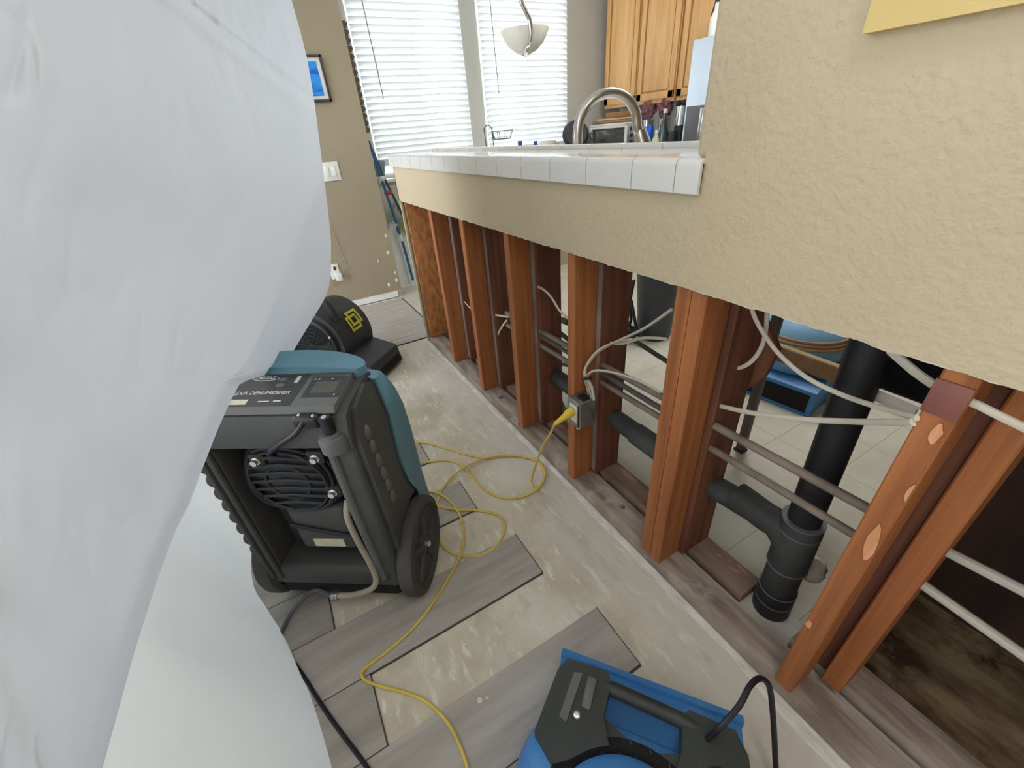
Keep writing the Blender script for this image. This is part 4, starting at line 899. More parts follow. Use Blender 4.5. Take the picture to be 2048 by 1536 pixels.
# scalloped left strip
bm = BM()
for k in range(11):
    z = 0.18 + k * 0.045
    blob(bm, (-0.203, -0.112, z), 0.021, (0.9, 0.9, 1.05), sub=3)
for x in (-0.185, -0.160):
    tube(bm, [(x, -0.131, 0.16), (x, -0.131, 0.66)], 0.008, 8)
obj('ribbed_edge', bm, 'grey', dh)
bm = BM(); tube(bm, [(0.150, -0.128, 0.66), (0.150, -0.130, 0.45), (0.157, -0.128, 0.17)], 0.012, 10); obj('frame_ridge', bm, 'grey_l', dh)
# fan housing inside the back
fan = BM(); lathe(fan, [(0.125, -0.04), (0.122, -0.062), (0.108, -0.078), (0.102, -0.104), (0.04, -0.114), (0.0, -0.114)], (-0.008, 0, 0.530), 'y', 40, close=False); fo = obj('fan_housing', fan, 'black', dh)
bm = BM(); FX, FZ = -0.008, 0.530
for k in range(7):
    h = -0.075 + 0.025 * k; w_ = math.sqrt(max(0.0, 0.098 ** 2 - h * h))
    tube(bm, [(FX - w_, -0.112, FZ + h), (FX, -0.118, FZ + h + 0.012), (FX + w_, -0.112, FZ + h)], 0.0042, 6)
for r in (0.055, 0.10):
    tube(bm, [(FX + r * math.cos(t * math.pi / 16), -0.113, FZ + r * math.sin(t * math.pi / 16)) for t in range(33)], 0.004, 6)
obj('fan_grille', bm, 'black', fo)
for rr, yy in ((0.118, -0.095), (0.112, -0.106), (0.124, -0.085)):
    bm = BM(); P_ = [(FX + rr * math.cos(t), yy + 0.006 * math.sin(3 * t), FZ + rr * math.sin(t)) for t in [i * math.pi / 14 for i in range(-7, 20)]]
    tube(bm, P_, 0.006, 8); obj('coiled_cord', bm, 'blackcord', dh)
for (x, z) in ((-0.062, 0.604), (0.091, 0.612), (0.100, 0.498)):
    bm = BM(); lathe(bm, [(0.008, -0.128), (0.008, -0.118)], (x, 0, z), 'y', 14); lathe(bm, [(0.011, -0.118), (0.012, -0.05)], (x, 0, z), 'y', 12)
    obj('fixing_screw', bm, 'screw', dh)
for (x, z) in ((-0.062, 0.604), (0.091, 0.612), (0.100, 0.498)):
    bm = BM(); box(bm, (x - 0.022, -0.116, z - 0.02), (x + 0.022, -0.04, z + 0.02), 0.008); obj('mounting_lug', bm, 'black', fo)
bm = BM(); box(bm, (-0.065, -0.112, 0.265), (0.105, -0.03, 0.435), 0.02, 3); lb = obj('compressor_cover', bm, 'grey', dh)
bm = BM(); box(bm, (-0.018, -0.1145, 0.285), (0.07, -0.1115, 0.315)); obj('rating_label', bm, 'label', lb, smooth=False)
bm = BM(); tube(bm, smooth_path([(-0.06, -0.116, 0.375), (0.0, -0.118, 0.36), (0.06, -0.118, 0.345), (0.115, -0.116, 0.33)], 4), 0.0055, 8); obj('power_lead', bm, 'blackcord', dh)
# drain hose
W2L = lambda v: (Matrix.Rotation(-dz_rot, 3, 'Z') @ (Vector(v) - Vector((-0.0924, 1.0380, 0.0))))
bm = BM(); P_ = [(0.118, -0.10, 0.455), (0.120, -0.128, 0.42), (0.128, -0.135, 0.33), (0.140, -0.14, 0.25), (0.142, -0.145, 0.185), (0.12, -0.15, 0.145), (0.06, -0.155, 0.120), (0.005, -0.155, 0.112)]
tube(bm, smooth_path(P_, 6), 0.0085, 12); obj('drain_hose', bm, 'hose', dh)
bm = BM(); tube(bm, [(0.012, -0.155, 0.112), (-0.008, -0.156, 0.110)], 0.0125, 12); tube(bm, [(-0.001, -0.155, 0.111), (0.003, -0.155, 0.111)], 0.0145, 12); obj('hose_clamp', bm, 'steel', dh)
lp = [Vector((-0.008, -0.156, 0.110))] + [W2L(at(px, py, z=z)) for px, py, z in ((630, 1180, 0.08), (600, 1205, 0.05), (580, 1230, 0.02), (565, 1260, 0.010), (545, 1310, 0.010), (520, 1370, 0.010))]
bm = BM(); tube(bm, smooth_path(lp, 6), 0.0065, 10); obj('drain_line', bm, 'hose_dark', dh)
# handle knob and cord hook on the shoulder
bm = BM(); tube(bm, [(0.165, -0.128, 0.688), (0.163, -0.131, 0.742)], 0.0135, 20); k_ = obj('lock_knob', bm, 'black', dh)
bm = BM(); lathe(bm, [(0.032, 0.655), (0.032, 0.685), (0.029, 0.692), (0.024, 0.694), (0.023, 0.700)], (0.165, -0.128, 0), seg=24); obj('knob_collar', bm, 'grey_l', k_)
bm = BM(); tube(bm, [(0.163, -0.1311, 0.7422), (0.163, -0.1312, 0.7430)], 0.006, 14); obj('knob_hole', bm, 'screw', k_)
bm = BM(); box(bm, (0.088, -0.138, 0.712), (0.148, -0.100, 0.745), 0.010, 3); hk = obj('cord_bracket', bm, 'black', dh)
for (x, y) in ((0.139, -0.130), (0.139, -0.112), (0.105, -0.126)):
    bm = BM(); lathe(bm, [(0.004, 0.745), (0.003, 0.748)], (x, y, 0), seg=10); obj('bracket_screw', bm, 'screw', hk)
bm = BM(); tube(bm, smooth_path([(0.118, -0.132, 0.735), (0.095, -0.146, 0.710), (0.04, -0.142, 0.675), (0.0, -0.135, 0.645), (-0.01, -0.11, 0.62)], 5), 0.006, 8); obj('coiled_lead', bm, 'blackcord', dh)
# control panel
bm = BM(); prism(bm, [(-0.118, 0.742), (-0.112, 0.757), (0.01, 0.776), (0.03, 0.772), (0.03, 0.74)], -0.185, 0.182, 'x', 0.006, 3); cp = obj('control_panel', bm, 'grey_l', dh)
slope = math.atan2(0.776 - 0.757, 0.122)
def PZ(b): return 0.757 + (b + 0.112) * math.tan(slope)
def on_panel(x, b, dz=0.0006): return Matrix.Translation((x, b, PZ(b) + dz)) @ Matrix.Rotation(slope, 4, 'X')
def pane(x0, x1, b0, b1, m, nm, dz0, dz1, par):
    b = BM(); vs = box(b, (x0, b0, 0), (x1, b1, dz1 - dz0))
    for v in vs: v.co.z += PZ(v.co.y) + dz0
    return obj(nm, b, m, par, smooth=False)
pn = pane(-0.17, 0.078, -0.108, -0.002, 'panel', 'display_label', 0, 0.0008, cp)
lc = pane(0.092, 0.180, -0.082, -0.012, 'panel', 'display_bezel', 0, 0.0010, cp)
pane(0.107, 0.165, -0.070, -0.030, 'lcd', 'display_window', 0.001, 0.0016, lc)
text('lettering', 'DRIZAIR DEHUMIDIFIER', 0.0155, 'ink', pn, on_panel(-0.022, -0.066, 0.0012) @ Matrix.Scale(0.98, 4), shear=0.2)
b_ = BM(); ring = []
prism(b_, [(-0.028 + 0.033 * math.cos(t * math.pi / 16), 0.0085 * math.sin(t * math.pi / 16)) for t in range(32)], 0.0, 0.0008, 'z')
for v in b_.verts: v.co = on_panel(0, -0.014, 0.0008) @ v.co
lo_ = obj('logo_oval', b_, 'ink', pn, smooth=False)
b_ = BM(); prism(b_, [(-0.028 + 0.0315 * math.cos(t * math.pi / 16), 0.0073 * math.sin(t * math.pi / 16)) for t in range(32)], 0.0, 0.0004, 'z')
for v in b_.verts: v.co = on_panel(0, -0.014, 0.0016) @ v.co
obj('logo_field', b_, 'panel', lo_, smooth=False)
text('logo_lettering', 'DRI-EAZ', 0.0135, 'ink', lo_, on_panel(-0.028, -0.014, 0.0022))
for (x, b) in ((-0.095, -0.022), (-0.10, -0.042), (0.018, -0.020), (0.022, -0.040), (-0.14, -0.025), (-0.135, -0.045)):
    bm = BM(); prism(bm, [(x + 0.0115 * math.cos(t * math.pi / 10), b + 0.0065 * math.sin(t * math.pi / 10)) for t in range(20)], 0, 0.0014, 'z')
    for v in bm.verts: v.co.z += PZ(v.co.y) + 0.0008
    obj('button', bm, 'grey_l', pn)
pane(-0.105, -0.030, -0.103, -0.087, 'label', 'paper_sticker', 0.0008, 0.0014, pn)
pane(0.050, 0.060, -0.032, -0.008, 'ink', 'status_mark', 0.0008, 0.0012, pn)
for (x, b) in ((0.110, -0.022), (0.142, -0.022), (0.168, -0.076), (0.1, -0.022)):
    pane(x - 0.002, x + 0.002, b - 0.002, b + 0.002, 'ink', 'display_mark', 0.0016, 0.002, lc)
pane(-0.005, 0.022, -0.095, -0.092, 'ink', 'small_print', 0.0008, 0.0012, pn); pane(0.032, 0.05, -0.095, -0.091, 'ink', 'small_print', 0.0008, 0.0012, pn)
# blue top crest
bm = BM(); poly = [(-0.198 + 0.0325 * k, 0.004) for k in range(13)] + [(0.203, 0.018)]
for t in range(0, 21):
    x = 0.203 * math.cos(math.pi * t / 20); poly.append((x, 0.028 + 0.066 * math.sqrt(max(0, 1 - (abs(x) / 0.203) ** 2.2))))
prism(bm, poly, 0.748, 0.790, 'z', 0.006, 3)
for v in bm.verts: v.co.z += 0.003 - 0.011 * min(1.0, abs(v.co.x) / 0.2) ** 2.2
obj('top_crest', bm, 'lblue', dh)
# blue front shell: stations across the width
bm = BM(); base = [(0.020, 0.752), (0.055, 0.744), (0.085, 0.715), (0.118, 0.655), (0.140, 0.58), (0.150, 0.49), (0.150, 0.40), (0.150, 0.30), (0.160, 0.20), (0.172, 0.10), (0.165, 0.07), (0.10, 0.07), (0.088, 0.14), (0.086, 0.30), (0.050, 0.37), (0.035, 0.47), (0.045, 0.62), (0.026, 0.73)]
stations = [-0.222, -0.217, -0.20, -0.16, -0.10, 0.0, 0.10, 0.16, 0.20, 0.217, 0.222]; prev = None
for s in stations:
    q = abs(s) / 0.222; k = math.sqrt(max(0, 1 - q ** 3)); cur = []
    inset = 0.0 if q < 0.97 else 0.006
    for (b, z) in base:
        f_ = max(0, min(1, (b - 0.03) / 0.12))
        cur.append(bm.verts.new((s, b + f_ * (0.075 * k) - inset * f_, z - inset * (1 if z > 0.6 else 0) + 0.01 * k * (1 if 0.5 < z < 0.74 else 0))))
    if prev:
        n = len(cur)
        for i in range(n): bm.faces.new((prev[i], cur[i], cur[(i + 1) % n], prev[(i + 1) % n]))
    else: bm.faces.new(cur)
    prev = cur
bm.faces.new(prev[::-1]); obj('front_shell', bm, 'lblue', dh, angle=60)
bm = BM(); box(bm, (-0.19, -0.12, 0.06), (0.19, 0.14, 0.14), 0.02, 3); obj('base_tray', bm, 'void', dh)
for sgn, nm in ((1, 'r'), (-1, 'l')):
    x0 = 0.198 if sgn > 0 else -0.238
    w_ = BM(); lathe(w_, [(0.125, 0.0), (0.146, 0.006), (0.15, 0.014), (0.15, 0.040), (0.146, 0.048), (0.128, 0.052), (0.122, 0.046), (0.118, 0.040), (0.03, 0.036), (0.03, 0.0)], (x0, 0, 0.15), 'x', 48, close=False)
    wo_ = obj('wheel', w_, 'rubber', dh)
    h_ = BM(); lathe(h_, [(0.122, x0 + 0.038), (0.118, x0 + 0.034), (0.06, x0 + 0.030), (0.03, x0 + 0.044), (0.0, x0 + 0.046)] if sgn > 0 else [(0.122, x0 + 0.004), (0.06, x0 + 0.012), (0.0, x0 + 0.01)], (0, 0, 0.15), 'x', 40, close=False); obj('wheel_disc', h_, 'grey', wo_)
    if sgn > 0:
        for k in range(5):
            a = k * 2 * math.pi / 5; bm = BM(); tube(bm, [(x0 + 0.040, 0.03 * math.cos(a), 0.15 + 0.03 * math.sin(a)), (x0 + 0.037, 0.11 * math.cos(a), 0.15 + 0.11 * math.sin(a))], 0.010, 8, 1.2); obj('wheel_spoke', bm, 'grey', wo_)
        bm = BM(); lathe(bm, [(0.010, x0 + 0.044), (0.010, x0 + 0.056), (0.004, x0 + 0.060)], (0, 0, 0.15), 'x', 14); obj('axle_nut', bm, 'screw', wo_)
bm = BM(); tube(bm, [(-0.21, 0, 0.15), (0.2, 0, 0.15)], 0.012, 12); obj('axle', bm, 'steel', dh)

# ================================================================== low-profile blue air mover (near) and its twin in the kitchen
def low_mover(loc, rotz, label, full=True):
    t = thing('air_mover', label, 'fan', loc, rotz, 'blue air movers')
    # outlet duct
    b = BM(); prism(b, [(-0.40, 0.012), (-0.006, 0.0), (0.0, 0.01), (0.002, 0.118), (-0.008, 0.127), (-0.10, 0.15), (-0.16, 0.17), (-0.40, 0.17)], -0.196, 0.196, 'x', 0.010, 3)
    d = obj('outlet_duct', b, 'blue', t)
    b = BM(); prism(b, [(-0.004, 0.0), (0.006, 0.0), (0.006, 0.130), (-0.008, 0.136), (-0.012, 0.128)], -0.200, 0.200, 'x', 0.004, 2); obj('outlet_lip', b, 'blue', d)
    b = BM(); box(b, (-0.178, 0.004, 0.018), (0.178, 0.0075, 0.112), 0.0); g = obj('outlet_opening', b, 'void', d, smooth=False)
    # flared body
    b = BM(); n = 40; rings = []
    for (s, z) in ((1.0, 0.0), (1.06, 0.02), (1.06, 0.13), (1.0, 0.17), (0.93, 0.195), (0.80, 0.205)):
        ring = []
        for k in range(n):
            a = 2 * math.pi * k / n; ca, sa = math.cos(a), math.sin(a)
            e = 0.55; x = math.copysign(abs(ca) ** e, ca) * 0.215 * s; y = -0.285 + math.copysign(abs(sa) ** e, sa) * 0.165 * s
            ring.append(b.verts.new((x, y, z)))
        rings.append(ring)
    for p_, q_ in zip(rings[:-1], rings[1:]):
        for k in range(n): b.faces.new((p_[k], p_[(k + 1) % n], q_[(k + 1) % n], q_[k]))
    b.faces.new(rings[0][::-1]); b.faces.new(rings[-1]); obj('body', b, 'blue', t, angle=50)
    # black intake groove and blue dome
    b = BM(); lathe(b, [(0.165, 0.20), (0.168, 0.212), (0.150, 0.216), (0.140, 0.206)], (0.0, -0.315, 0), seg=56, close=False); obj('intake_ring', b, 'void', t)
    b = BM()
    for k in range(28):
        a = 2 * math.pi * k / 28
        tube(b, [(0.138 * math.cos(a), -0.315 + 0.138 * math.sin(a), 0.209), (0.166 * math.cos(a + 0.12), -0.315 + 0.166 * math.sin(a + 0.12), 0.213)], 0.0022, 5)
    obj('intake_guard', b, 'black', t)
    b = BM(); lathe(b, [(0.138, 0.205), (0.139, 0.222), (0.128, 0.236), (0.09, 0.248), (0.04, 0.253), (0.0, 0.254)], (0.0, -0.315, 0), seg=56, close=False); dm = obj('motor_dome', b, 'blue', t)
    b = BM(); lathe(b, [(0.009, 0.250), (0.009, 0.2555), (0.004, 0.257)], (0.02, -0.235, -0.008), seg=12); obj('dome_screw', b, 'screw', dm)
    # black handle bridge: two pads joined by a bar, cut out around the dome
    b = BM()
    def arc(a0, a1, r, n_=8): return [(r * math.cos(math.radians(a0 + (a1 - a0) * i / n_)), -0.315 + r * math.sin(math.radians(a0 + (a1 - a0) * i / n_))) for i in range(n_ + 1)]
    prism(b, [(-0.185, -0.085), (-0.170, -0.055), (-0.082, -0.050), (-0.072, -0.070), (-0.075, -0.135)] + arc(112, 128, 0.150, 4) + [(-0.125, -0.225), (-0.150, -0.240), (-0.197, -0.205)], 0.17, 0.226, 'z', 0.010, 3)
    prism(b, [(0.082, -0.062), (0.165, -0.066), (0.185, -0.10), (0.200, -0.24), (0.195, -0.32), (0.160, -0.33)] + arc(12, 66, 0.150, 8) + [(0.072, -0.135), (0.070, -0.075)], 0.17, 0.222, 'z', 0.010, 3)
    prism(b, [(-0.08, -0.128), (-0.02, -0.150), (0.03, -0.152), (0.08, -0.132)] + arc(62, 118, 0.146, 8), 0.19, 0.212, 'z', 0.004, 2)
    hd = obj('handle_bracket', b, 'handle', t)
    b = BM(); tube(b, [(-0.10, -0.076, 0.210), (-0.06, -0.076, 0.214), (0.06, -0.082, 0.214), (0.10, -0.084, 0.208)], 0.0145, 16); obj('grip', b, 'handle', hd)
    b = BM(); prism(b, [(-0.150, -0.078), (-0.132, -0.074), (-0.142, -0.17), (-0.158, -0.165)], 0.2255, 0.2285, 'z', 0.001, 1); obj('rib', b, 'grey_l', hd)
    b = BM(); box(b, (-0.122, -0.135, 0.2255), (-0.102, -0.075, 0.2275), 0.004); obj('rib', b, 'grey_l', hd)
    b = BM(); blob(b, (-0.125, -0.150, 0.227), 0.008, (1, 1, 0.5)); obj('bracket_screw', b, 'screw', hd)
    b = BM(); lathe(b, [(0.030, 0.220), (0.030, 0.2235), (0.024, 0.226), (0.024, 0.2265), (0.0, 0.2265)], (0.138, -0.165, 0), seg=24, close=False); obj('speed_knob', b, 'black', hd)
    for x in (-0.075, 0.09):
        b = BM(); lathe(b, [(0.004, 0.1395), (0.003, 0.143)], (x, -0.035, 0), seg=10); obj('duct_screw', b, 'screw', d)
    return t
nm = low_mover((0.42, 0.275, 0.0), math.atan2(-0.785, 0.62), 'bright blue low air mover with black handle at the bottom, closest to the camera')
q = [at(1415, 1478, z=0.222), at(1440, 1455, z=0.27), at(1478, 1412, z=0.30), at(1500, 1372, z=0.31), at(1520, 1357, z=0.30), at(1538, 1372, z=0.27), at(1545, 1420, z=0.20), at(1549, 1480, z=0.12), at(1552, 1540, z=0.05), at(1560, 1640, z=0.012)]
bm = BM(); tube(bm, smooth_path(q, 6), 0.0055, 10); solo('power_cord', bm, 'blackcord', 'black power cord arching up out of the near blue air mover', 'cord')
km = low_mover((1.86, 0.90, 0.0), math.radians(97), 'blue air mover standing on the kitchen tile behind the opened wall')
b = BM(); lathe(b, [(0.19, 0.15), (0.205, 0.20), (0.20, 0.27), (0.17, 0.34), (0.12, 0.385), (0.05, 0.405), (0.0, 0.408)], (0, -0.24, 0), seg=40, close=False); uh = obj('upper_housing', b, 'blue_pale', km)
for zz in (0.285, 0.300, 0.315):
    b = BM(); r_ = 0.20 - (zz - 0.27) * 0.42; tube(b, [(r_ * math.cos(t * math.pi / 16), -0.24 + r_ * math.sin(t * math.pi / 16), zz) for t in range(33)], 0.007, 8); obj('cord_wrap', b, 'ply', uh)
b = BM(); blob(b, (-0.12, -0.12, 0.175), 0.055, (1.1, 0.9, 0.8), 0.3); blob(b, (0.12, -0.12, 0.175), 0.055, (1.1, 0.9, 0.8), 0.3); obj('side_grip', b, 'handle', km)
b = BM(); blob(b, (-0.185, -0.20, 0.19), 0.04, (0.7, 1.3, 0.7)); obj('side_grip', b, 'handle', km)

# ================================================================== snail-type charcoal air mover at the far left
am = thing('air_mover', 'charcoal snail-shaped air mover with a yellow emblem beyond the dehumidifier', 'fan', (0.10, 2.63, 0.0), math.radians(-47), None)
# local x: outlet direction, local y: drum axis (pointing away from the intake), z up
R_d = 0.215; zc_ = 0.235
b = BM(); n = 48; prof = []
for k in range(n + 1):
    a = math.radians(-92 + 300 * k / n); r = R_d * (1 - 0.07 * k / n); prof.append((-r * math.sin(a) * 0 + r * math.cos(a), zc_ + r * math.sin(a)))
poly = [(p_[0], p_[1]) for p_ in prof]
prism(b, poly, -0.13, 0.15, 'y', 0.025, 4); obj('drum', b, 'mover', am)
b = BM(); prism(b, [(-0.03, 0.02), (0.37, 0.010), (0.382, 0.02), (0.360, 0.120), (0.345, 0.130), (0.20, 0.165), (0.12, 0.26), (-0.02, 0.20)], -0.135, 0.155, 'y', 0.016, 3); du = obj('outlet_duct', b, 'mover', am)
b = BM(); prism(b, [(0.340, 0.030), (0.3835, 0.030), (0.358, 0.112), (0.335, 0.112)], -0.118, 0.138, 'y'); obj('outlet_opening', b, 'void', du, smooth=False)
b = BM(); lathe(b, [(0.175, -0.128), (0.172, -0.150), (0.158, -0.156), (0.150, -0.140), (0.148, -0.120)], (0, 0, zc_), 'y', 48, close=False); ir = obj('intake_ring', b, 'mover', am)
b = BM(); lathe(b, [(0.150, -0.134), (0.0, -0.134)], (0, 0, zc_), 'y', 40, close=False); obj('intake_void', b, 'void', ir)
b = BM()
for r in (0.04, 0.065, 0.09, 0.115, 0.138):
    tube(b, [(r * math.cos(t * math.pi / 18), -0.146, zc_ + r * math.sin(t * math.pi / 18)) for t in range(37)], 0.0028, 5)
for k in range(6):
    a = k * math.pi / 6; tube(b, [(0.15 * math.cos(a), -0.147, zc_ + 0.15 * math.sin(a)), (-0.15 * math.cos(a), -0.147, zc_ - 0.15 * math.sin(a))], 0.0025, 5)
obj('intake_grille', b, 'black', ir)
b = BM(); P_ = [(-0.14, -0.02, zc_ + 0.14), (-0.135, -0.02, zc_ + 0.25), (-0.10, -0.02, zc_ + 0.283), (0.02, -0.02, zc_ + 0.288), (0.075, -0.02, zc_ + 0.255), (0.12, -0.01, zc_ + 0.165)]
Rh = Matrix.Rotation(math.radians(14), 3, 'Y'); P_ = [Rh @ (Vector(p_) - Vector((0, 0, zc_))) + Vector((0, -0.045, zc_)) for p_ in P_]
tube(b, smooth_path(P_, 4), 0.016, 12, 1.3); obj('handle', b, 'handle', am)
b = BM(); lathe(b, [(0.007, -0.160), (0.007, -0.150)], (0.155, 0, zc_ + 0.07), 'y', 12); obj('grille_screw', b, 'screw', am)
# emblem: two overlapping square outlines wrapped on the drum
def emblem(cx, cy, sz, nm):
    b = BM()
    def wrap(u, v, dr=0.0035):   # u along the axis, v up around the drum
        ang = ang0 + v / R_d; rr = R_d * 0.992 + dr
        return Vector((rr * math.cos(ang), axc + u, zc_ + rr * math.sin(ang)))
    for (s0, s1) in ((sz, sz * 0.66), (sz * 0.36, sz * 0.0)):
        for k in range(4):
            A = [(-1, -1), (1, -1), (1, 1), (-1, 1)]
            p, q_ = A[k], A[(k + 1) % 4]
            for i in range(6):
                t0, t1 = i / 6, (i + 1) / 6
                def L2(s, t): return (cx + (p[0] + (q_[0] - p[0]) * t) * s, cy + (p[1] + (q_[1] - p[1]) * t) * s)
                pts_ = [L2(s0, t0), L2(s0, t1), L2(s1, t1), L2(s1, t0)] if s1 > 0 else None
                if pts_ is None: continue
                vs = [b.verts.new(wrap(*pp)) for pp in pts_]; b.faces.new(vs)
    if nm == 'emblem_center': pass
    return obj(nm, b, 'logo', am, smooth=False)
axc = 0.02; ang0 = math.radians(27)
emblem(0.032, 0.016, 0.046, 'emblem'); emblem(0.006, -0.010, 0.046, 'emblem')

# ================================================================== plastic sheeting
def line_side(px, py, a, b): return ((b[0] - a[0]) * (py - a[1]) - (b[1] - a[1]) * (px - a[0])) / math.hypot(b[0] - a[0], b[1] - a[1])
sil = [(-260, 556), (-120, 570), (0, 583), (60, 600), (120, 615), (205, 629), (340, 646), (420, 656), (480, 662), (540, 662), (575, 658), (600, 648), (650, 618), (700, 588), (740, 562), (765, 475 + 6), (800, 462), (860, 435), (950, 400), (1010, 378), (1060, 352), (1150, 318), (1300, 270), (1536, 205), (1700, 160)]
def silx(y):
    for (y0, x0), (y1, x1) in zip(sil[:-1], sil[1:]):
        if y0 <= y <= y1: return x0 + (x1 - x0) * (y - y0) / (y1 - y0)
    return sil[-1][1]
def creasex(y):
    cr = [(-260, 700), (330, 656), (480, 600), (640, 535), (770, 470), (950, 400), (1700, 160)]
    for (y0, x0), (y1, x1) in zip(cr[:-1], cr[1:]):
        if y0 <= y <= y1: return x0 + (x1 - x0) * (y - y0) / (y1 - y0)
    return 200
def hit(px, py, c0=-0.42, k=0.36):
    r = RW @ _ray(px, py)
    t = c0 / (r.x - k * r.y)
    return r, t
bm = BM(); NY, NX = 240, 190; grid = []
x_left = -420
for j in range(NY + 1):
    py = -260 + 1960 * j / NY; xs = silx(py); row = []
    for i in range(NX + 1):
        s = i / NX; px = x_left + (xs - x_left) * (1 - (1 - s) ** 1.15)
        r, t = hit(px, py)
        p_ = r * t; d = p_.length; u_ = r.normalized()
        # folds: push the surface along the ray, small against its distance
        sd = line_side(px, py, (370, 0), (628, 205))        # taut seam running down to the right
        off = 0.0
        if sd < 0: off += 0.10 * (1 - math.exp(sd / 45.0))
        off += 0.040 * math.exp(-(sd / 7.0) ** 2) - 0.012 * math.exp(-((sd - 18) / 14.0) ** 2)
        cx_ = creasex(py)
        if px > cx_: off += 0.30 * min(1.0, (px - cx_) / 90.0)
        off += 0.035 * noise.noise(Vector((px / 260.0, py / 330.0, 1.0))) + 0.012 * noise.noise(Vector((px / 60.0, py / 150.0, 4.0))) * (0.4 + 0.6 * min(1, max(0, (px - 150) / 400)))
        if sd < 0: off += 0.010 * noise.noise(Vector((px / 13.0, py / 90.0, 7.0)))
        rg = 1 - abs(noise.noise(Vector((px / 70.0, py / 190.0 + px / 300.0, 11.0)))) * 2
        off += 0.004 * max(0.0, rg) ** 4 * max(0.0, noise.noise(Vector((px / 240.0, py / 240.0, 3.0))) + 0.1) * 2
        rim = 0.05 * math.exp(-((xs - px) / 18.0) ** 2)      # the free edge curls away
        off += rim
        row.append(bm.verts.new(u_ * (d + off) + Vector((0, 0, H))))
    grid.append(row)
for j in range(NY):
    for i in range(NX): bm.faces.new((grid[j][i], grid[j][i + 1], grid[j + 1][i + 1], grid[j + 1][i]))
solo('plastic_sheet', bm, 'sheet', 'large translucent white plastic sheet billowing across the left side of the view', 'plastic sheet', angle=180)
bm = BM(); rows2 = []
fl = [(-0.30, -0.55), (-0.262, 0.0), (-0.260, 0.30), (-0.270, 0.52), (-0.300, 0.74), (-0.345, 0.93), (-0.392, 1.07), (-0.43, 1.2), (-0.43, 1.4), (-0.40, 1.6), (-0.36, 2.0), (-0.36, 2.4)]
fls = smooth_path([Vector((a, b, 0)) for a, b in fl], 8)
for p_ in fls:
    col_ = []
    for k in range(26):
        h = k / 25
        lean = 0.30 if p_.y < 0.8 else 0.30 - 0.20 * min(1.0, (p_.y - 0.8) / 0.35)
        x = p_.x - lean * h ** 1.25 - (0.03 * noise.noise(Vector((p_.y * 4, h * 3, 2))) * h); z = 0.72 * h
        if k == 0: x = p_.x + 0.0
        col_.append(bm.verts.new((x, p_.y + 0.02 * h, z + 0.004 * (k == 0))))
    rows2.append(col_)
for a, b in zip(rows2[:-1], rows2[1:]):
    for k in range(25): bm.faces.new((a[k], b[k], b[k + 1], a[k + 1]))
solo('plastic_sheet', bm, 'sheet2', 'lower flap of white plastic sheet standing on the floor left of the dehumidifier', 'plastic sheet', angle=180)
# black cable creeping out from under the sheet
bm = BM(); P_ = [at(px, py, z=0.011) for px, py in ((560, 1290), (600, 1342), (640, 1405), (680, 1462), (735, 1536), (800, 1640))]
tube(bm, smooth_path(P_, 6), 0.0052, 8); solo('power_cord', bm, 'blackcord', 'black cord lying on the planks from under the plastic sheet to the bottom edge', 'cord')

# ================================================================== kitchen things seen through the studs
zc2 = lambda px, py, X: at(px, py, X=X)
sp = thing('steel_post', 'square dark steel leg standing on the kitchen tile behind the nearest bay', 'post', (1.44, 0.733, 0))
bm = BM(); box(bm, (1.425, 0.718, 0.004), (1.455, 0.748, 0.885), 0.003); wobj('post', bm, 'steel_post', sp)
bm = BM(); box(bm, (1.42, 0.713, 0), (1.46, 0.753, 0.01), 0.002); wobj('foot', bm, 'black', sp)
a_ = at(1500, 672, X=1.47); b_ = at(1704, 737, X=1.47)
bd = thing('wooden_rail', 'tan board nailed level behind the steel post under the sink', 'board', (1.47, 0.66, 0.45))
bm = BM(); box(bm, (1.465, 0.44, a_.z - 0.055), (1.483, 0.86, a_.z + 0.003), 0.001); wobj('rail', bm, 'ply', bd)
bm = BM(); box(bm, (1.463, 0.44, a_.z + 0.001), (1.485, 0.86, a_.z + 0.006)); wobj('top_edge', bm, 'ply_edge', bd)
# diagonal brace beside the back stud
bm = BM(); A4 = [at(1470, 792, X=0.95), at(1553, 703, X=0.95), at(1560, 720, X=0.95), at(1540, 740, X=0.95), at(1475, 800, X=0.95), at(1448, 830, X=0.95), at(1440, 700, X=0.95), at(1500, 650, X=0.95)]
A4 = [at(1452, 640, X=0.94), at(1530, 640, X=0.94), at(1556, 700, X=0.94), at(1530, 752, X=0.94), at(1470, 795, X=0.94), at(1440, 835, X=0.94), at(1425, 845, X=0.94)]
prism(bm, [(p_.y, p_.z) for p_ in A4], 0.939, 0.955, 'x'); solo('plywood_gusset', bm, 'wood_back', 'brown angled plywood piece fixed behind the doubled stud', 'panel')
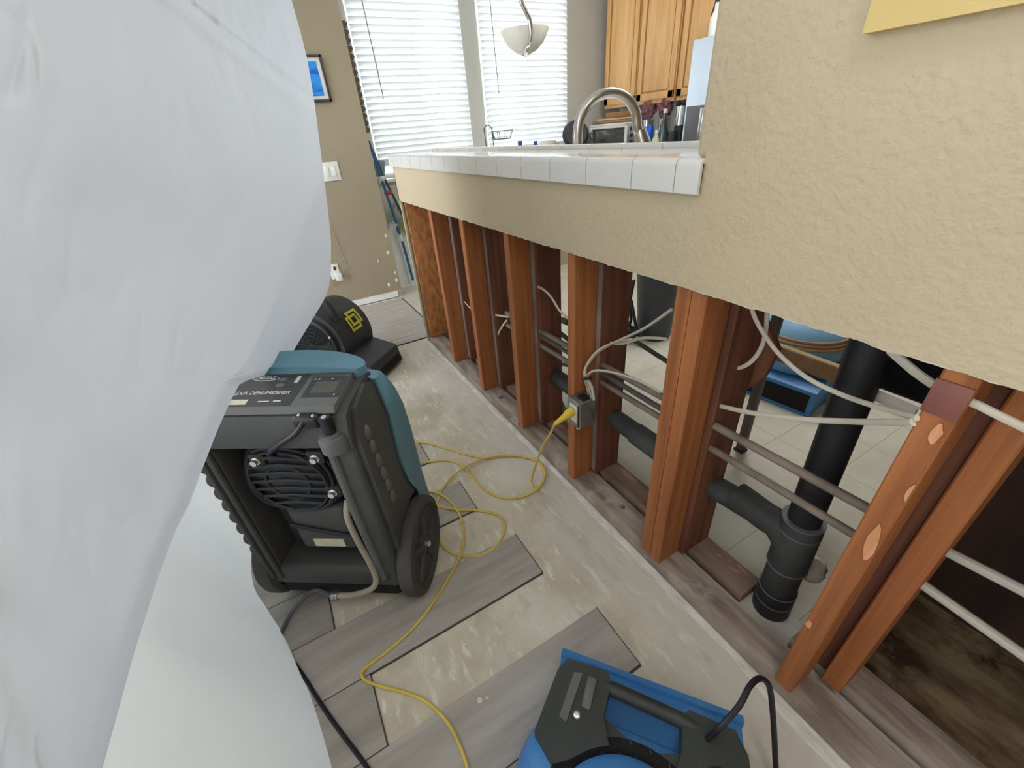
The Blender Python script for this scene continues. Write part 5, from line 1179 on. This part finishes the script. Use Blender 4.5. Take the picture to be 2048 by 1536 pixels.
# bin, chair-like black frame, white strip
c = at(1308, 688, z=0.0)
bn = thing('trash_bin', 'dark grey bin standing on the kitchen tile left of the doubled stud', 'bin', (1.98, 1.72, 0))
bm = BM(); lathe(bm, [(0.10, 0), (0.105, 0.01), (0.15, 0.52), (0.158, 0.53), (0.158, 0.55)], (1.99, 1.76, 0), seg=28); wobj('body', bm, 'bin', bn)
bm = BM(); lathe(bm, [(0.16, 0.55), (0.162, 0.57), (0.14, 0.60), (0.05, 0.62)], (1.99, 1.76, 0), seg=28); wobj('lid', bm, 'black', bn)
bm = BM()
Cx = 1.80
for p_, q_ in (((1258, 560), (1262, 640)), ((1262, 640), (1250, 672)), ((1262, 600), (1275, 668)), ((1254, 655), (1285, 668)), ((1268, 560), (1258, 610))):
    tube(bm, [at(*p_, X=Cx), at(*q_, X=Cx)], 0.010, 8)
c = at(1262, 664, X=Cx); blob(bm, c, 0.045, (1, 1.1, 0.8), 0.4, 3, 2.0); c2 = Vector((c.x, c.y, 0)); tube(bm, [c, (c.x, c.y, 0.0)], 0.012, 8)
solo('black_stand', bm, 'black', 'black metal stand beside the dark grey bin in the kitchen', 'stand')
bm = BM(); a_ = at(1247, 545, X=0.96); b_ = at(1240, 655, X=0.96); box(bm, (0.945, a_.y - 0.006, b_.z), (0.96, a_.y + 0.010, 0.93), 0.001); solo('corner_bead', bm, 'white', 'narrow white strip left beside the back stud behind the outlet box', 'strip')
# loose debris on the slab
for k, (px, py, r) in enumerate(((930, 1290, .004), (845, 1330, .0035), (1000, 1240, .004), (765, 1210, .003), (960, 1400, .008), (975, 1395, .006))):
    c = at(px, py, z=0.004); bm = BM(); blob(bm, (c.x, c.y, 0.0045), r, (1, 1, 0.6), 0.6, 1, k * 1.0)
    lbs = ('tiny pale crumb on the bare concrete strip, upper one beside the plank edge', 'tiny pale crumb on the bare concrete right of the yellow cord bend', 'tiny pale crumb on the concrete nearest the long plank tip', 'tiny pale crumb on the long plank below the dehumidifier wheel', 'larger pale plaster lump at the edge of the lower plank', 'smaller pale plaster lump touching the larger one')
    solo('debris_crumb', bm, 'gypsum', lbs[k], 'crumb', 'plaster crumbs on the floor')
# dark cabinet back at the far right
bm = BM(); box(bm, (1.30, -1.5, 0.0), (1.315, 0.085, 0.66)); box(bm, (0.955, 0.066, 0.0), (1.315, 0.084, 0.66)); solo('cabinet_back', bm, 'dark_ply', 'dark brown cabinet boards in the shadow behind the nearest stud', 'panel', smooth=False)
